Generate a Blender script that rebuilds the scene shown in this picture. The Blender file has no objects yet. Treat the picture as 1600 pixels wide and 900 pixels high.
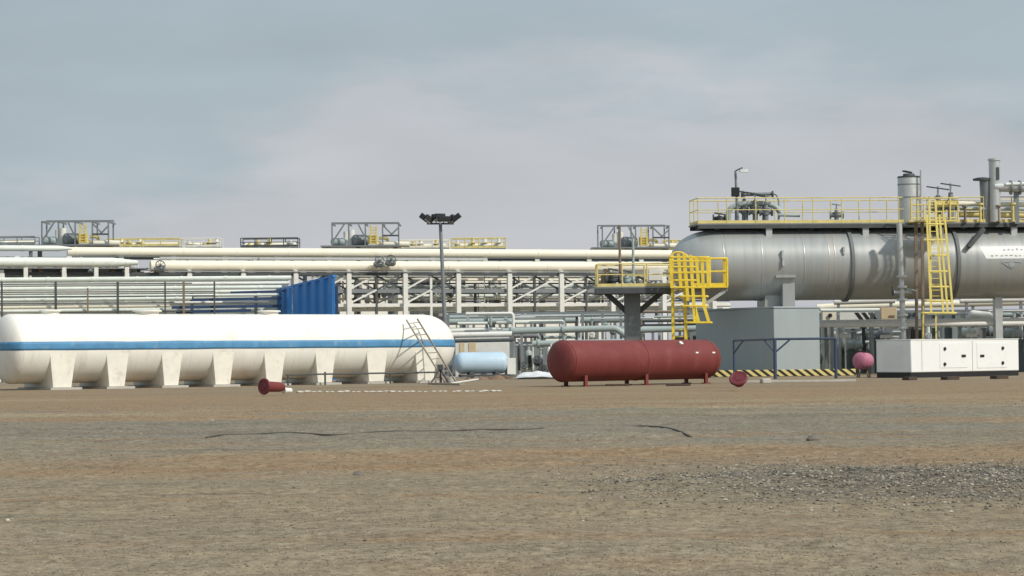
import bpy, bmesh, math, random
from mathutils import Vector, Matrix, noise

random.seed(7)
sc = bpy.context.scene
C = sc.collection
R_ = math.radians

# ------------------------------------------------------------------ camera
F = 3600.0                       # focal length in photo pixels (1600 wide)
CAM = Vector((0, 0, 1.7))
PITCH = math.atan(102 / F)
ROT = Matrix.Rotation(math.pi / 2 + PITCH, 3, 'X') @ Matrix.Rotation(R_(-0.6), 3, 'Z')
cd = bpy.data.cameras.new('camera')
cam = bpy.data.objects.new('camera', cd)
cam.matrix_world = Matrix.Translation(CAM) @ ROT.to_4x4()
cd.sensor_width = 36.0
cd.lens = 36.0 * F / 1600
cd.clip_start = 0.5
cd.clip_end = 20000
C.objects.link(cam)
sc.camera = cam

# ------------------------------------------------------------------ light
SUN_AZ = R_(128)                 # clockwise from +Y (view direction): behind the camera on the right
SUN_EL = R_(41)
SUN_DIR = Vector((math.sin(SUN_AZ) * math.cos(SUN_EL), math.cos(SUN_AZ) * math.cos(SUN_EL), math.sin(SUN_EL)))
sl = bpy.data.lights.new('sun', 'SUN')
sl.energy = 3.0
sl.angle = R_(2.5)
sl.color = (1.0, 0.94, 0.84)
so = bpy.data.objects.new('sun', sl)
so.rotation_euler = SUN_DIR.to_track_quat('Z', 'Y').to_euler()
C.objects.link(so)

w = bpy.data.worlds.new('World')
sc.world = w
w.use_nodes = True
nt = w.node_tree
for n in list(nt.nodes):
    nt.nodes.remove(n)


def nd(t, kind, **kw):
    n = t.nodes.new(kind)
    for k, v in kw.items():
        setattr(n, k, v)
    return n


out = nd(nt, 'ShaderNodeOutputWorld')
bg = nd(nt, 'ShaderNodeBackground')
bg.inputs['Strength'].default_value = 0.1
nt.links.new(bg.outputs[0], out.inputs[0])
sky = nd(nt, 'ShaderNodeTexSky', sky_type='NISHITA')
sky.sun_disc = False
sky.sun_elevation = SUN_EL
sky.sun_rotation = SUN_AZ
sky.air_density = 1.2
sky.dust_density = 3.0
tc = nd(nt, 'ShaderNodeTexCoord')
sep = nd(nt, 'ShaderNodeSeparateXYZ')
nt.links.new(tc.outputs['Generated'], sep.inputs[0])
az = nd(nt, 'ShaderNodeMath', operation='ARCTAN2')
nt.links.new(sep.outputs['X'], az.inputs[0])
nt.links.new(sep.outputs['Y'], az.inputs[1])
mp = nd(nt, 'ShaderNodeMapRange')
mp.inputs['From Min'].default_value = -0.25
mp.inputs['From Max'].default_value = 0.25
nt.links.new(az.outputs[0], mp.inputs['Value'])
fc = nd(nt, 'ShaderNodeFloatCurve')
cv = fc.mapping.curves[0]
pts = [(0.0, 0.34), (0.15, 0.38), (0.25, 0.48), (0.33, 0.66), (0.385, 0.80), (0.42, 0.80), (0.47, 0.74), (0.55, 0.71), (0.68, 0.72),
       (0.80, 0.69), (0.90, 0.61), (1.0, 0.56)]
cv.points[0].location = pts[0]
cv.points[1].location = pts[-1]
for p in pts[1:-1]:
    cv.points.new(*p)
fc.mapping.update()
nt.links.new(mp.outputs[0], fc.inputs['Value'])
sc_b = nd(nt, 'ShaderNodeMath', operation='MULTIPLY')
sc_b.inputs[1].default_value = 0.16
nt.links.new(fc.outputs[0], sc_b.inputs[0])
vm = nd(nt, 'ShaderNodeMapping')
vm.inputs['Scale'].default_value = (7, 7, 26)
nt.links.new(tc.outputs['Generated'], vm.inputs[0])
nz = nd(nt, 'ShaderNodeTexNoise')
nz.inputs['Scale'].default_value = 1.3
nz.inputs['Detail'].default_value = 5
nz.inputs['Roughness'].default_value = 0.55
nt.links.new(vm.outputs[0], nz.inputs['Vector'])
nsub = nd(nt, 'ShaderNodeMath', operation='MULTIPLY_ADD')
nsub.inputs[1].default_value = 0.13
nsub.inputs[2].default_value = -0.065
nt.links.new(nz.outputs['Fac'], nsub.inputs[0])
bsum = nd(nt, 'ShaderNodeMath', operation='ADD')
nt.links.new(sc_b.outputs[0], bsum.inputs[0])
nt.links.new(nsub.outputs[0], bsum.inputs[1])
dif = nd(nt, 'ShaderNodeMath', operation='SUBTRACT')
nt.links.new(bsum.outputs[0], dif.inputs[0])
nt.links.new(sep.outputs['Z'], dif.inputs[1])
msk = nd(nt, 'ShaderNodeMapRange', interpolation_type='SMOOTHERSTEP')
msk.inputs['From Min'].default_value = -0.034
msk.inputs['From Max'].default_value = 0.034
nt.links.new(dif.outputs[0], msk.inputs['Value'])
cmix = nd(nt, 'ShaderNodeMix', data_type='RGBA')
cmix.inputs[6].default_value = (3.92, 4.60, 5.10, 1)     # blue-grey upper cloud
cmix.inputs[7].default_value = (5.25, 5.38, 5.75, 1)     # paler pinkish-grey bank
nt.links.new(msk.outputs[0], cmix.inputs[0])
# soft fine variation in the cloud
nz2 = nd(nt, 'ShaderNodeTexNoise')
nz2.inputs['Scale'].default_value = 0.7
nz2.inputs['Detail'].default_value = 6
nt.links.new(vm.outputs[0], nz2.inputs['Vector'])
var = nd(nt, 'ShaderNodeMapRange')
var.inputs['From Min'].default_value = 0.32
var.inputs['From Max'].default_value = 0.68
var.inputs['To Min'].default_value = 0.89
var.inputs['To Max'].default_value = 1.07
nt.links.new(nz2.outputs['Fac'], var.inputs['Value'])
cm2 = nd(nt, 'ShaderNodeVectorMath', operation='SCALE')
nt.links.new(cmix.outputs[2], cm2.inputs[0])
zen = nd(nt, 'ShaderNodeMapRange', interpolation_type='SMOOTHSTEP')      # an overcast sky is brighter overhead
zen.inputs['From Min'].default_value = 0.22
zen.inputs['From Max'].default_value = 0.85
zen.inputs['To Min'].default_value = 1.0
zen.inputs['To Max'].default_value = 1.45
nt.links.new(sep.outputs['Z'], zen.inputs['Value'])
zm = nd(nt, 'ShaderNodeMath', operation='MULTIPLY')
nt.links.new(var.outputs[0], zm.inputs[0])
nt.links.new(zen.outputs[0], zm.inputs[1])
nt.links.new(zm.outputs[0], cm2.inputs['Scale'])
fin = nd(nt, 'ShaderNodeMix', data_type='RGBA')
fin.inputs[0].default_value = 0.12
nt.links.new(cm2.outputs[0], fin.inputs[6])
nt.links.new(sky.outputs[0], fin.inputs[7])
nt.links.new(fin.outputs[2], bg.inputs['Color'])

sc.view_settings.view_transform = 'Standard'
sc.view_settings.look = 'None'
sc.view_settings.exposure = 0.12
sc.view_settings.gamma = 1.0
sc.view_settings.use_curve_mapping = False


# ------------------------------------------------------------------ photo geometry helpers
def ray(px, py):
    return ROT @ Vector(((px - 800) / F, (450 - py) / F, -1.0))


def P(px, py, D):                # point of the pixel's ray at depth y = D
    d = ray(px, py)
    return CAM + d * (D / d.y)


def G(px, py, z=0.0):            # point of the pixel's ray on the level z
    d = ray(px, py)
    return CAM + d * ((z - CAM.z) / d.z)


def V(*a):
    return Vector(a)


class VPlane:                    # a vertical plane through p0 that runs right and away at angle th
    def __init__(s, p0, th):
        s.p0 = Vector((p0.x, p0.y, 0))
        s.a = Vector((math.cos(R_(th)), math.sin(R_(th)), 0))
        s.n = Vector((math.sin(R_(th)), -math.cos(R_(th)), 0))

    def at(s, px, py, off=0.0):
        d = ray(px, py)
        q = s.p0 + s.n * off
        k = (q - CAM).dot(s.n) / d.dot(s.n)
        return CAM + d * k

    def t(s, p):
        return (p - s.p0).dot(s.a)

    def pt(s, t, off=0.0, z=0.0):
        return s.p0 + s.a * t + s.n * off + Vector((0, 0, z))


# ------------------------------------------------------------------ materials
MATS = {}


def mat(name, col, rough=0.6, metal=0.0, var=0.12, scale=1.5, dirt=None, dirt_amt=0.25, dirt_scale=2.0, stretch=(1, 1, 1), bump=0.0,
        bump_scale=20.0, spec=0.4):
    if name in MATS:
        return MATS[name]
    m = bpy.data.materials.new(name)
    m.use_nodes = True
    t = m.node_tree
    b = t.nodes['Principled BSDF']
    b.inputs['Roughness'].default_value = rough
    b.inputs['Metallic'].default_value = metal
    b.inputs['Specular IOR Level'].default_value = spec
    co = nd(t, 'ShaderNodeTexCoord')
    mpn = nd(t, 'ShaderNodeMapping')
    mpn.inputs['Scale'].default_value = stretch
    t.links.new(co.outputs['Object'], mpn.inputs[0])
    n1 = nd(t, 'ShaderNodeTexNoise')
    n1.inputs['Scale'].default_value = scale
    n1.inputs['Detail'].default_value = 6
    n1.inputs['Roughness'].default_value = 0.62
    t.links.new(mpn.outputs[0], n1.inputs['Vector'])
    r1 = nd(t, 'ShaderNodeMapRange')
    r1.inputs['From Min'].default_value = 0.25
    r1.inputs['From Max'].default_value = 0.75
    r1.inputs['To Min'].default_value = 1 - var
    r1.inputs['To Max'].default_value = 1 + var
    t.links.new(n1.outputs['Fac'], r1.inputs['Value'])
    vs = nd(t, 'ShaderNodeVectorMath', operation='SCALE')
    vs.inputs[0].default_value = col
    t.links.new(r1.outputs[0], vs.inputs['Scale'])
    last = vs.outputs[0]
    if dirt is not None:
        n2 = nd(t, 'ShaderNodeTexNoise')
        n2.inputs['Scale'].default_value = dirt_scale
        n2.inputs['Detail'].default_value = 8
        n2.inputs['Roughness'].default_value = 0.7
        t.links.new(mpn.outputs[0], n2.inputs['Vector'])
        r2 = nd(t, 'ShaderNodeMapRange', interpolation_type='SMOOTHSTEP')
        r2.inputs['From Min'].default_value = 0.5
        r2.inputs['From Max'].default_value = 0.78
        r2.inputs['To Max'].default_value = dirt_amt
        t.links.new(n2.outputs['Fac'], r2.inputs['Value'])
        mx = nd(t, 'ShaderNodeMix', data_type='RGBA')
        mx.inputs[7].default_value = (*dirt, 1)
        t.links.new(r2.outputs[0], mx.inputs[0])
        t.links.new(last, mx.inputs[6])
        last = mx.outputs[2]
    t.links.new(last, b.inputs['Base Color'])
    rr = nd(t, 'ShaderNodeMapRange')
    rr.inputs['To Min'].default_value = max(0.05, rough - 0.12)
    rr.inputs['To Max'].default_value = min(1, rough + 0.12)
    t.links.new(n1.outputs['Fac'], rr.inputs['Value'])
    t.links.new(rr.outputs[0], b.inputs['Roughness'])
    if bump > 0:
        n3 = nd(t, 'ShaderNodeTexNoise')
        n3.inputs['Scale'].default_value = bump_scale
        n3.inputs['Detail'].default_value = 4
        t.links.new(mpn.outputs[0], n3.inputs['Vector'])
        bp = nd(t, 'ShaderNodeBump')
        bp.inputs['Strength'].default_value = bump
        bp.inputs['Distance'].default_value = 0.03
        t.links.new(n3.outputs['Fac'], bp.inputs['Height'])
        t.links.new(bp.outputs[0], b.inputs['Normal'])
    MATS[name] = m
    return m


DUST = (0.36, 0.28, 0.19)
WHITE = mat('white_paint', (0.80, 0.785, 0.725), 0.5, var=0.05, scale=0.6, dirt=(0.50, 0.43, 0.33), dirt_amt=0.5, dirt_scale=0.9, stretch=(1.6, 1.6, .35))
SADDLE = mat('saddle_paint', (0.76, 0.735, 0.65), 0.6, var=0.08, scale=1.5, dirt=DUST, dirt_amt=0.5, dirt_scale=1.6)
STRIPE = mat('blue_stripe_paint', (0.075, 0.24, 0.43), 0.5, var=0.18, scale=1.2, dirt=(0.30, 0.42, 0.52), dirt_amt=0.7, dirt_scale=1.3)
MAROON = mat('maroon_primer', (0.172, 0.033, 0.030), 0.65, var=0.14, scale=1.4, dirt=(0.22, 0.12, 0.085), dirt_amt=0.4, dirt_scale=1.5, bump=0.15, stretch=(1.3, 1.3, .5))
MAROON_D = mat('maroon_flange_and_leg_shade', (0.14, 0.022, 0.03), 0.5, var=0.15, scale=6)
VESSEL = mat('grey_vessel_paint', (0.375, 0.39, 0.385), 0.36, metal=0.3, var=0.15, scale=0.5, dirt=(0.33, 0.29, 0.23), dirt_amt=0.85, dirt_scale=0.5,
             stretch=(4.5, .45, 0.3), spec=0.5)
PIER = mat('pier_paint', (0.325, 0.375, 0.39), 0.75, var=0.06, scale=0.9, dirt=(0.34, 0.33, 0.29), dirt_amt=0.5, dirt_scale=0.8, stretch=(1, 1, 0.4))
YELLOW = mat('safety_yellow', (0.80, 0.60, 0.06), 0.5, var=0.14, scale=2, dirt=(0.42, 0.24, 0.06), dirt_amt=0.6, dirt_scale=2.5)
YELLOW_P = mat('sunbleached_yellow', (0.80, 0.67, 0.20), 0.55, var=0.14, scale=2, dirt=(0.42, 0.28, 0.10), dirt_amt=0.5, dirt_scale=2.5)
YELLOW_F = mat('faded_yellow', (0.66, 0.56, 0.22), 0.6, var=0.2, scale=2, dirt=(0.34, 0.24, 0.12), dirt_amt=0.6, dirt_scale=2.2)
CREAM = mat('cream_cladding', (0.80, 0.755, 0.62), 0.5, var=0.06, scale=0.5, dirt=(0.45, 0.36, 0.25), dirt_amt=0.35, dirt_scale=0.5)
PALE = mat('pale_insulation', (0.70, 0.74, 0.68), 0.5, var=0.08, scale=0.6, dirt=(0.42, 0.42, 0.36), dirt_amt=0.4)
GREENGREY = mat('greengrey_pipe_paint', (0.34, 0.40, 0.39), 0.5, var=0.1, scale=1.0, dirt=(0.3, 0.27, 0.22), dirt_amt=0.4)
STEEL = mat('grey_steel', (0.22, 0.24, 0.25), 0.55, metal=0.2, var=0.12, scale=1.5)
DARK = mat('dark_steel', (0.07, 0.078, 0.082), 0.6, var=0.2, scale=2)
BLACK = mat('black_paint', (0.018, 0.019, 0.021), 0.5, var=0.2, scale=2)
GALV = mat('galvanised_steel', (0.52, 0.54, 0.54), 0.42, metal=0.4, var=0.1, scale=3)
WSTEEL = mat('white_steel', (0.72, 0.72, 0.68), 0.55, var=0.08, scale=1.2, dirt=(0.5, 0.42, 0.3), dirt_amt=0.4)
BROWN = mat('rust_brown_steel', (0.21, 0.16, 0.12), 0.7, var=0.2, scale=2)
BLUE = mat('blue_sheeting', (0.03, 0.20, 0.56), 0.45, var=0.12, scale=0.8, dirt=(0.1, 0.18, 0.3), dirt_amt=0.4)
NAVY = mat('navy_paint', (0.025, 0.055, 0.13), 0.5, var=0.15, scale=1)
BLUEGREY = mat('bluegrey_frame_paint', (0.05, 0.075, 0.13), 0.5, var=0.12, scale=2)
GENWHITE = mat('canopy_white', (0.80, 0.81, 0.80), 0.4, var=0.03, scale=0.8, dirt=(0.55, 0.5, 0.42), dirt_amt=0.25, dirt_scale=0.9)
PINK = mat('faded_pink_paint', (0.46, 0.16, 0.24), 0.5, var=0.15, scale=2)
LBLUE = mat('light_blue_paint', (0.46, 0.60, 0.72), 0.45, var=0.07, scale=0.8, dirt=(0.5, 0.5, 0.46), dirt_amt=0.3)
CONC = mat('concrete', (0.46, 0.44, 0.40), 0.85, var=0.12, scale=1.5, dirt=DUST, dirt_amt=0.6, dirt_scale=1.2, bump=0.3)
WOOD = mat('weathered_wood', (0.30, 0.265, 0.215), 0.8, var=0.2, scale=3, stretch=(1, 1, 4))
TIMBER_SHADOW = mat('dark_timber_and_shadow', (0.07, 0.05, 0.036), 0.85, var=0.25, scale=3)
TAN = mat('tan_cabinet_paint', (0.62, 0.50, 0.32), 0.6, var=0.08, scale=2)
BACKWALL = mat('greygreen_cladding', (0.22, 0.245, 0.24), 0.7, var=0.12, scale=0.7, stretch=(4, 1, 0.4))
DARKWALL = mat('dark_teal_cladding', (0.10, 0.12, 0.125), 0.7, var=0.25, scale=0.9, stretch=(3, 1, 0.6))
CLAD = mat('pale_cladding', (0.78, 0.755, 0.69), 0.7, var=0.06, scale=0.6, dirt=(0.55, 0.46, 0.34), dirt_amt=0.5, dirt_scale=0.9, stretch=(4, 1, 0.5))
SHEET = mat('white_plastic_sheet', (0.78, 0.78, 0.78), 0.45, var=0.06, scale=2)
SIGN = mat('white_sign_paint', (0.80, 0.81, 0.80), 0.5, var=0.04, scale=2)
INK = mat('dark_grey_lettering', (0.33, 0.35, 0.36), 0.6)
LENS = mat('lamp_lens', (0.75, 0.78, 0.8), 0.15, var=0.02)
ROCKW = mat('whitewashed_stone', (0.52, 0.49, 0.43), 0.8, var=0.12, scale=5)
CABLE = mat('black_rubber', (0.085, 0.075, 0.06), 0.7)
RUBBLE = mat('brown_soil', (0.20, 0.13, 0.09), 0.9, var=0.25, scale=3, bump=0.5)


def hazard_mat():
    m = bpy.data.materials.new('hazard_stripes')
    m.use_nodes = True
    t = m.node_tree
    b = t.nodes['Principled BSDF']
    b.inputs['Roughness'].default_value = 0.6
    co = nd(t, 'ShaderNodeTexCoord')
    s = nd(t, 'ShaderNodeSeparateXYZ')
    t.links.new(co.outputs['Object'], s.inputs[0])
    a = nd(t, 'ShaderNodeMath', operation='MULTIPLY_ADD')   # x + 1.3 z : stripes lean to the left going up
    a.inputs[1].default_value = 1.3
    t.links.new(s.outputs['Z'], a.inputs[0])
    t.links.new(s.outputs['X'], a.inputs[2])
    mm = nd(t, 'ShaderNodeMath', operation='MULTIPLY')
    mm.inputs[1].default_value = 1 / 0.575
    t.links.new(a.outputs[0], mm.inputs[0])
    fr = nd(t, 'ShaderNodeMath', operation='FRACT')
    t.links.new(mm.outputs[0], fr.inputs[0])
    gt = nd(t, 'ShaderNodeMath', operation='GREATER_THAN')
    gt.inputs[1].default_value = 0.48
    t.links.new(fr.outputs[0], gt.inputs[0])
    mx = nd(t, 'ShaderNodeMix', data_type='RGBA')
    mx.inputs[6].default_value = (0.02, 0.02, 0.018, 1)
    mx.inputs[7].default_value = (0.74, 0.62, 0.24, 1)
    t.links.new(gt.outputs[0], mx.inputs[0])
    t.links.new(mx.outputs[2], b.inputs['Base Color'])
    return m


HAZARD = hazard_mat()


def ground_mat():
    m = bpy.data.materials.new('desert_ground')
    m.use_nodes = True
    t = m.node_tree
    b = t.nodes['Principled BSDF']
    b.inputs['Roughness'].default_value = 0.95
    b.inputs['Specular IOR Level'].default_value = 0.15
    co = nd(t, 'ShaderNodeTexCoord')
    s = nd(t, 'ShaderNodeSeparateXYZ')
    t.links.new(co.outputs['Object'], s.inputs[0])

    def nz(scale, stretch, detail=5, rough=0.6):
        mpn = nd(t, 'ShaderNodeMapping')
        mpn.inputs['Scale'].default_value = stretch
        t.links.new(co.outputs['Object'], mpn.inputs[0])
        n = nd(t, 'ShaderNodeTexNoise')
        n.inputs['Scale'].default_value = scale
        n.inputs['Detail'].default_value = detail
        n.inputs['Roughness'].default_value = rough
        t.links.new(mpn.outputs[0], n.inputs['Vector'])
        return n.outputs['Fac']

    def mth(op, a, b_, c=None):
        n = nd(t, 'ShaderNodeMath', operation=op)
        for i, x in enumerate((a, b_, c)):
            if x is None:
                continue
            if isinstance(x, (int, float)):
                n.inputs[i].default_value = x
            else:
                t.links.new(x, n.inputs[i])
        return n.outputs[0]

    def mr(v, a, b_, c, d, smooth=True):
        n = nd(t, 'ShaderNodeMapRange')
        if smooth:
            n.interpolation_type = 'SMOOTHSTEP'
        for k, x in zip(('From Min', 'From Max', 'To Min', 'To Max'), (a, b_, c, d)):
            n.inputs[k].default_value = x
        t.links.new(v, n.inputs['Value'])
        return n.outputs[0]

    def mix(f, a, b_, mode='MIX'):
        n = nd(t, 'ShaderNodeMix', data_type='RGBA', blend_type=mode)
        for i, x in ((0, f), (6, a), (7, b_)):
            if isinstance(x, (int, float)):
                n.inputs[i].default_value = x
            elif isinstance(x, tuple):
                n.inputs[i].default_value = (*x, 1)
            else:
                t.links.new(x, n.inputs[i])
        return n.outputs[2]

    # bands across the yard: warped distance
    wy = mth('MULTIPLY_ADD', nz(0.35, (0.25, 1, 1), 5), 0.44, -0.22)
    lg = mth('LOGARITHM', mth('MAXIMUM', s.outputs['Y'], 5.0), math.e)
    ly = mth('ADD', lg, wy)
    rp = nd(t, 'ShaderNodeValToRGB')
    t.links.new(mr(ly, math.log(15), math.log(150), 0, 1, False), rp.inputs[0])
    L = lambda y: (math.log(y) - math.log(15)) / (math.log(150) - math.log(15))
    stops = [(15, (0.248, 0.204, 0.140)), (22, (0.252, 0.205, 0.140)), (26, (0.270, 0.214, 0.138)), (31, (0.245, 0.202, 0.138)),
             (34.5, (0.275, 0.200, 0.122)), (37.5, (0.270, 0.185, 0.108)), (41, (0.235, 0.195, 0.138)), (46, (0.208, 0.190, 0.150)),
             (62, (0.208, 0.190, 0.148)), (67, (0.225, 0.195, 0.145)), (70, (0.33, 0.26, 0.165)), (74, (0.27, 0.19, 0.115)),
             (95, (0.275, 0.19, 0.112)), (118, (0.25, 0.188, 0.12)), (150, (0.255, 0.21, 0.148))]
    el = rp.color_ramp.elements
    el[0].position, el[0].color = L(stops[0][0]), (*stops[0][1], 1)
    el[1].position, el[1].color = 1.0, (*stops[-1][1], 1)
    for y, c in stops[1:-1]:
        e = el.new(L(y))
        e.color = (*c, 1)
    col = rp.outputs[0]
    # red-brown and grey and pale streaks and patches
    col = mix(mr(nz(0.5, (0.12, 0.9, 1), 6), 0.54, 0.68, 0, 0.75), col, (0.27, 0.165, 0.085))
    col = mix(mr(nz(0.33, (0.16, 0.8, 1), 6), 0.55, 0.70, 0, 0.8), col, (0.172, 0.158, 0.115))
    col = mix(mr(nz(0.9, (0.10, 1.2, 1), 6), 0.58, 0.72, 0, 0.65), col, (0.33, 0.26, 0.15))
    col = mix(mr(nz(1.1, (0.07, 1.6, 1), 7, .7), 0.56, 0.66, 0, 0.6), col, (0.12, 0.10, 0.075))
    col = mix(mr(nz(0.13, (0.35, 0.8, 1), 5, .65), 0.52, 0.64, 0, 0.7), col, (0.28, 0.185, 0.105))
    col = mix(mr(nz(0.11, (0.30, 0.9, 1), 5, .65), 0.54, 0.66, 0, 0.6), col, (0.33, 0.27, 0.175))
    col = mix(mr(nz(0.16, (0.30, 0.8, 1), 5, .7), 0.55, 0.66, 0, 0.55), col, (0.15, 0.125, 0.09))
    # dark gravel windrow on the right
    gx = mr(s.outputs['X'], 0.3, 5.5, 0, 1)
    yy = mth('ADD', s.outputs['Y'], mth('MULTIPLY_ADD', nz(0.8, (0.5, 1, 1), 6, .7), 9.0, -4.5))
    gy = mth('MULTIPLY', mr(yy, 25.5, 28, 0, 1), mr(yy, 31, 35, 1, 0))
    col = mix(mth('MULTIPLY', mth('MULTIPLY', gx, gy), 0.85), col, (0.115, 0.112, 0.098))
    # grains
    g1 = nz(9.0, (1, 1, 1), 4, 0.75)
    col = mix(mr(g1, 0.50, 0.66, 0, 0.6), col, (0.37, 0.315, 0.22))
    col = mix(mr(g1, 0.50, 0.34, 0, 0.6), col, (0.09, 0.075, 0.052))
    g2 = nz(2.2, (1, 1, 1), 6, 0.7)
    gsc = nd(t, 'ShaderNodeVectorMath', operation='SCALE')
    t.links.new(col, gsc.inputs[0])
    t.links.new(mr(g2, 0.28, 0.72, 0.76, 1.24, False), gsc.inputs['Scale'])
    t.links.new(gsc.outputs[0], b.inputs['Base Color'])
    bp = nd(t, 'ShaderNodeBump')
    bp.inputs['Strength'].default_value = 1.0
    bp.inputs['Distance'].default_value = 0.04
    t.links.new(g1, bp.inputs['Height'])
    t.links.new(bp.outputs[0], b.inputs['Normal'])
    return m


# ------------------------------------------------------------------ mesh builder
class MB:
    def __init__(s):
        s.v = []
        s.f = []

    def add(s, vs, fs):
        k = len(s.v)
        s.v += [Vector(x) for x in vs]
        s.f += [tuple(i + k for i in f) for f in fs]
        return s

    def box(s, c, size, u=None, w=None):
        """box centred at c, size along u (horizontal), across, up"""
        u = Vector(u).normalized() if u is not None else Vector((1, 0, 0))
        w = Vector(w).normalized() if w is not None else Vector((0, 0, 1))
        t = w.cross(u).normalized()
        hx, hy, hz = [x / 2 for x in size]
        vs = [c + u * (i * hx) + t * (j * hy) + w * (k * hz) for k in (-1, 1) for j in (-1, 1) for i in (-1, 1)]
        return s.add(vs, [(0, 2, 3, 1), (4, 5, 7, 6), (0, 1, 5, 4), (2, 6, 7, 3), (0, 4, 6, 2), (1, 3, 7, 5)])

    def bar(s, p, q, wd, ht=None):
        ht = wd if ht is None else ht
        p, q = Vector(p), Vector(q)
        d = (q - p)
        L = d.length
        d.normalize()
        up = Vector((0, 0, 1)) if abs(d.z) < 0.95 else Vector((0, 1, 0))
        t = up.cross(d).normalized()
        up = d.cross(t).normalized()
        return s.box((p + q) / 2, (L, wd, ht), d, up)

    def tube(s, pts, r, n=10, cap=True, closed=False):
        pts = [Vector(p) for p in pts]
        m = len(pts)
        rs = r if isinstance(r, (list, tuple)) else [r] * m
        k0 = len(s.v)
        prev = None
        for i, p in enumerate(pts):
            if closed:
                d = (pts[(i + 1) % m] - pts[i - 1]).normalized()
            elif i == 0:
                d = (pts[1] - pts[0]).normalized()
            elif i == m - 1:
                d = (pts[-1] - pts[-2]).normalized()
            else:
                d = ((pts[i + 1] - p).normalized() + (p - pts[i - 1]).normalized()).normalized()
            if prev is None:
                a = Vector((0, 0, 1)) if abs(d.z) < 0.9 else Vector((1, 0, 0))
                prev = (a - d * a.dot(d)).normalized()
            else:
                prev = (prev - d * prev.dot(d)).normalized()
            b = d.cross(prev)
            for j in range(n):
                an = 2 * math.pi * j / n
                s.v.append(p + (prev * math.cos(an) + b * math.sin(an)) * rs[i])
        rng = m if closed else m - 1
        for i in range(rng):
            i2 = (i + 1) % m
            for j in range(n):
                j2 = (j + 1) % n
                s.f.append((k0 + i * n + j, k0 + i * n + j2, k0 + i2 * n + j2, k0 + i2 * n + j))
        if cap and not closed:
            s.f.append(tuple(k0 + j for j in reversed(range(n))))
            s.f.append(tuple(k0 + (m - 1) * n + j for j in range(n)))
        return s

    def lathe(s, prof, o, ax, n=32):
        """prof: (t, r) along ax from o"""
        o, ax = Vector(o), Vector(ax).normalized()
        return s.tube([o + ax * t for t, _ in prof], [max(r, 1e-3) for _, r in prof], n) if False else s._lathe(prof, o, ax, n)

    def _lathe(s, prof, o, ax, n):
        a = Vector((0, 0, 1)) if abs(ax.z) < 0.9 else Vector((1, 0, 0))
        e1 = (a - ax * a.dot(ax)).normalized()
        e2 = ax.cross(e1)
        k0 = len(s.v)
        m = len(prof)
        for t, r in prof:
            for j in range(n):
                an = 2 * math.pi * j / n
                s.v.append(o + ax * t + (e1 * math.cos(an) + e2 * math.sin(an)) * max(r, 1e-3))
        for i in range(m - 1):
            for j in range(n):
                j2 = (j + 1) % n
                s.f.append((k0 + i * n + j, k0 + i * n + j2, k0 + (i + 1) * n + j2, k0 + (i + 1) * n + j))
        s.f.append(tuple(k0 + j for j in reversed(range(n))))
        s.f.append(tuple(k0 + (m - 1) * n + j for j in range(n)))
        return s

    def ring(s, c, ax, R, r, n=20, k=6):
        ax = Vector(ax).normalized()
        a = Vector((0, 0, 1)) if abs(ax.z) < 0.9 else Vector((1, 0, 0))
        e1 = (a - ax * a.dot(ax)).normalized()
        e2 = ax.cross(e1)
        return s.tube([c + (e1 * math.cos(2 * math.pi * i / n) + e2 * math.sin(2 * math.pi * i / n)) * R for i in range(n)], r, k, closed=True)

    def prism(s, poly, d):
        """closed polygon of world points extruded by vector d"""
        n = len(poly)
        d = Vector(d)
        vs = [Vector(p) for p in poly] + [Vector(p) + d for p in poly]
        fs = [tuple(reversed(range(n))), tuple(range(n, 2 * n))]
        fs += [(i, (i + 1) % n, n + (i + 1) % n, n + i) for i in range(n)]
        return s.add(vs, fs)


def round_path(pts, r, k=5):
    pts = [Vector(p) for p in pts]
    o = [pts[0]]
    for i in range(1, len(pts) - 1):
        a, b, c = pts[i - 1], pts[i], pts[i + 1]
        d1, d2 = (a - b), (c - b)
        rr = min(r, d1.length * 0.45, d2.length * 0.45)
        p, q = b + d1.normalized() * rr, b + d2.normalized() * rr
        for j in range(k + 1):
            t = j / k
            o.append(p * (1 - t) ** 2 + b * 2 * t * (1 - t) + q * t * t)
    o.append(pts[-1])
    return o


def dome(t0, R, d, sign, k=9, pw=2.0):
    """elliptical head profile from the seam at t0 outward (sign -1: left, +1: right), ordered left to right"""
    p = [(t0 + sign * d * math.sin(R_(90) * i / k) ** (2 / pw), R * max(0, math.cos(R_(90) * i / k)) ** (2 / pw)) for i in range(k + 1)]
    return p[::-1] if sign < 0 else p


# ------------------------------------------------------------------ objects
def props(o, label=None, cat=None, group=None, kind=None):
    for k, v in (('label', label), ('category', cat), ('group', group), ('kind', kind)):
        if v:
            o[k] = v
    return o


ORIG = {}


def thing(name, label, cat, loc, group=None):
    o = bpy.data.objects.new(name, None)
    C.objects.link(o)
    o.location = loc
    o.empty_display_size = 0.3
    ORIG[o] = Vector(loc)
    return props(o, label, cat, group)


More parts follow.
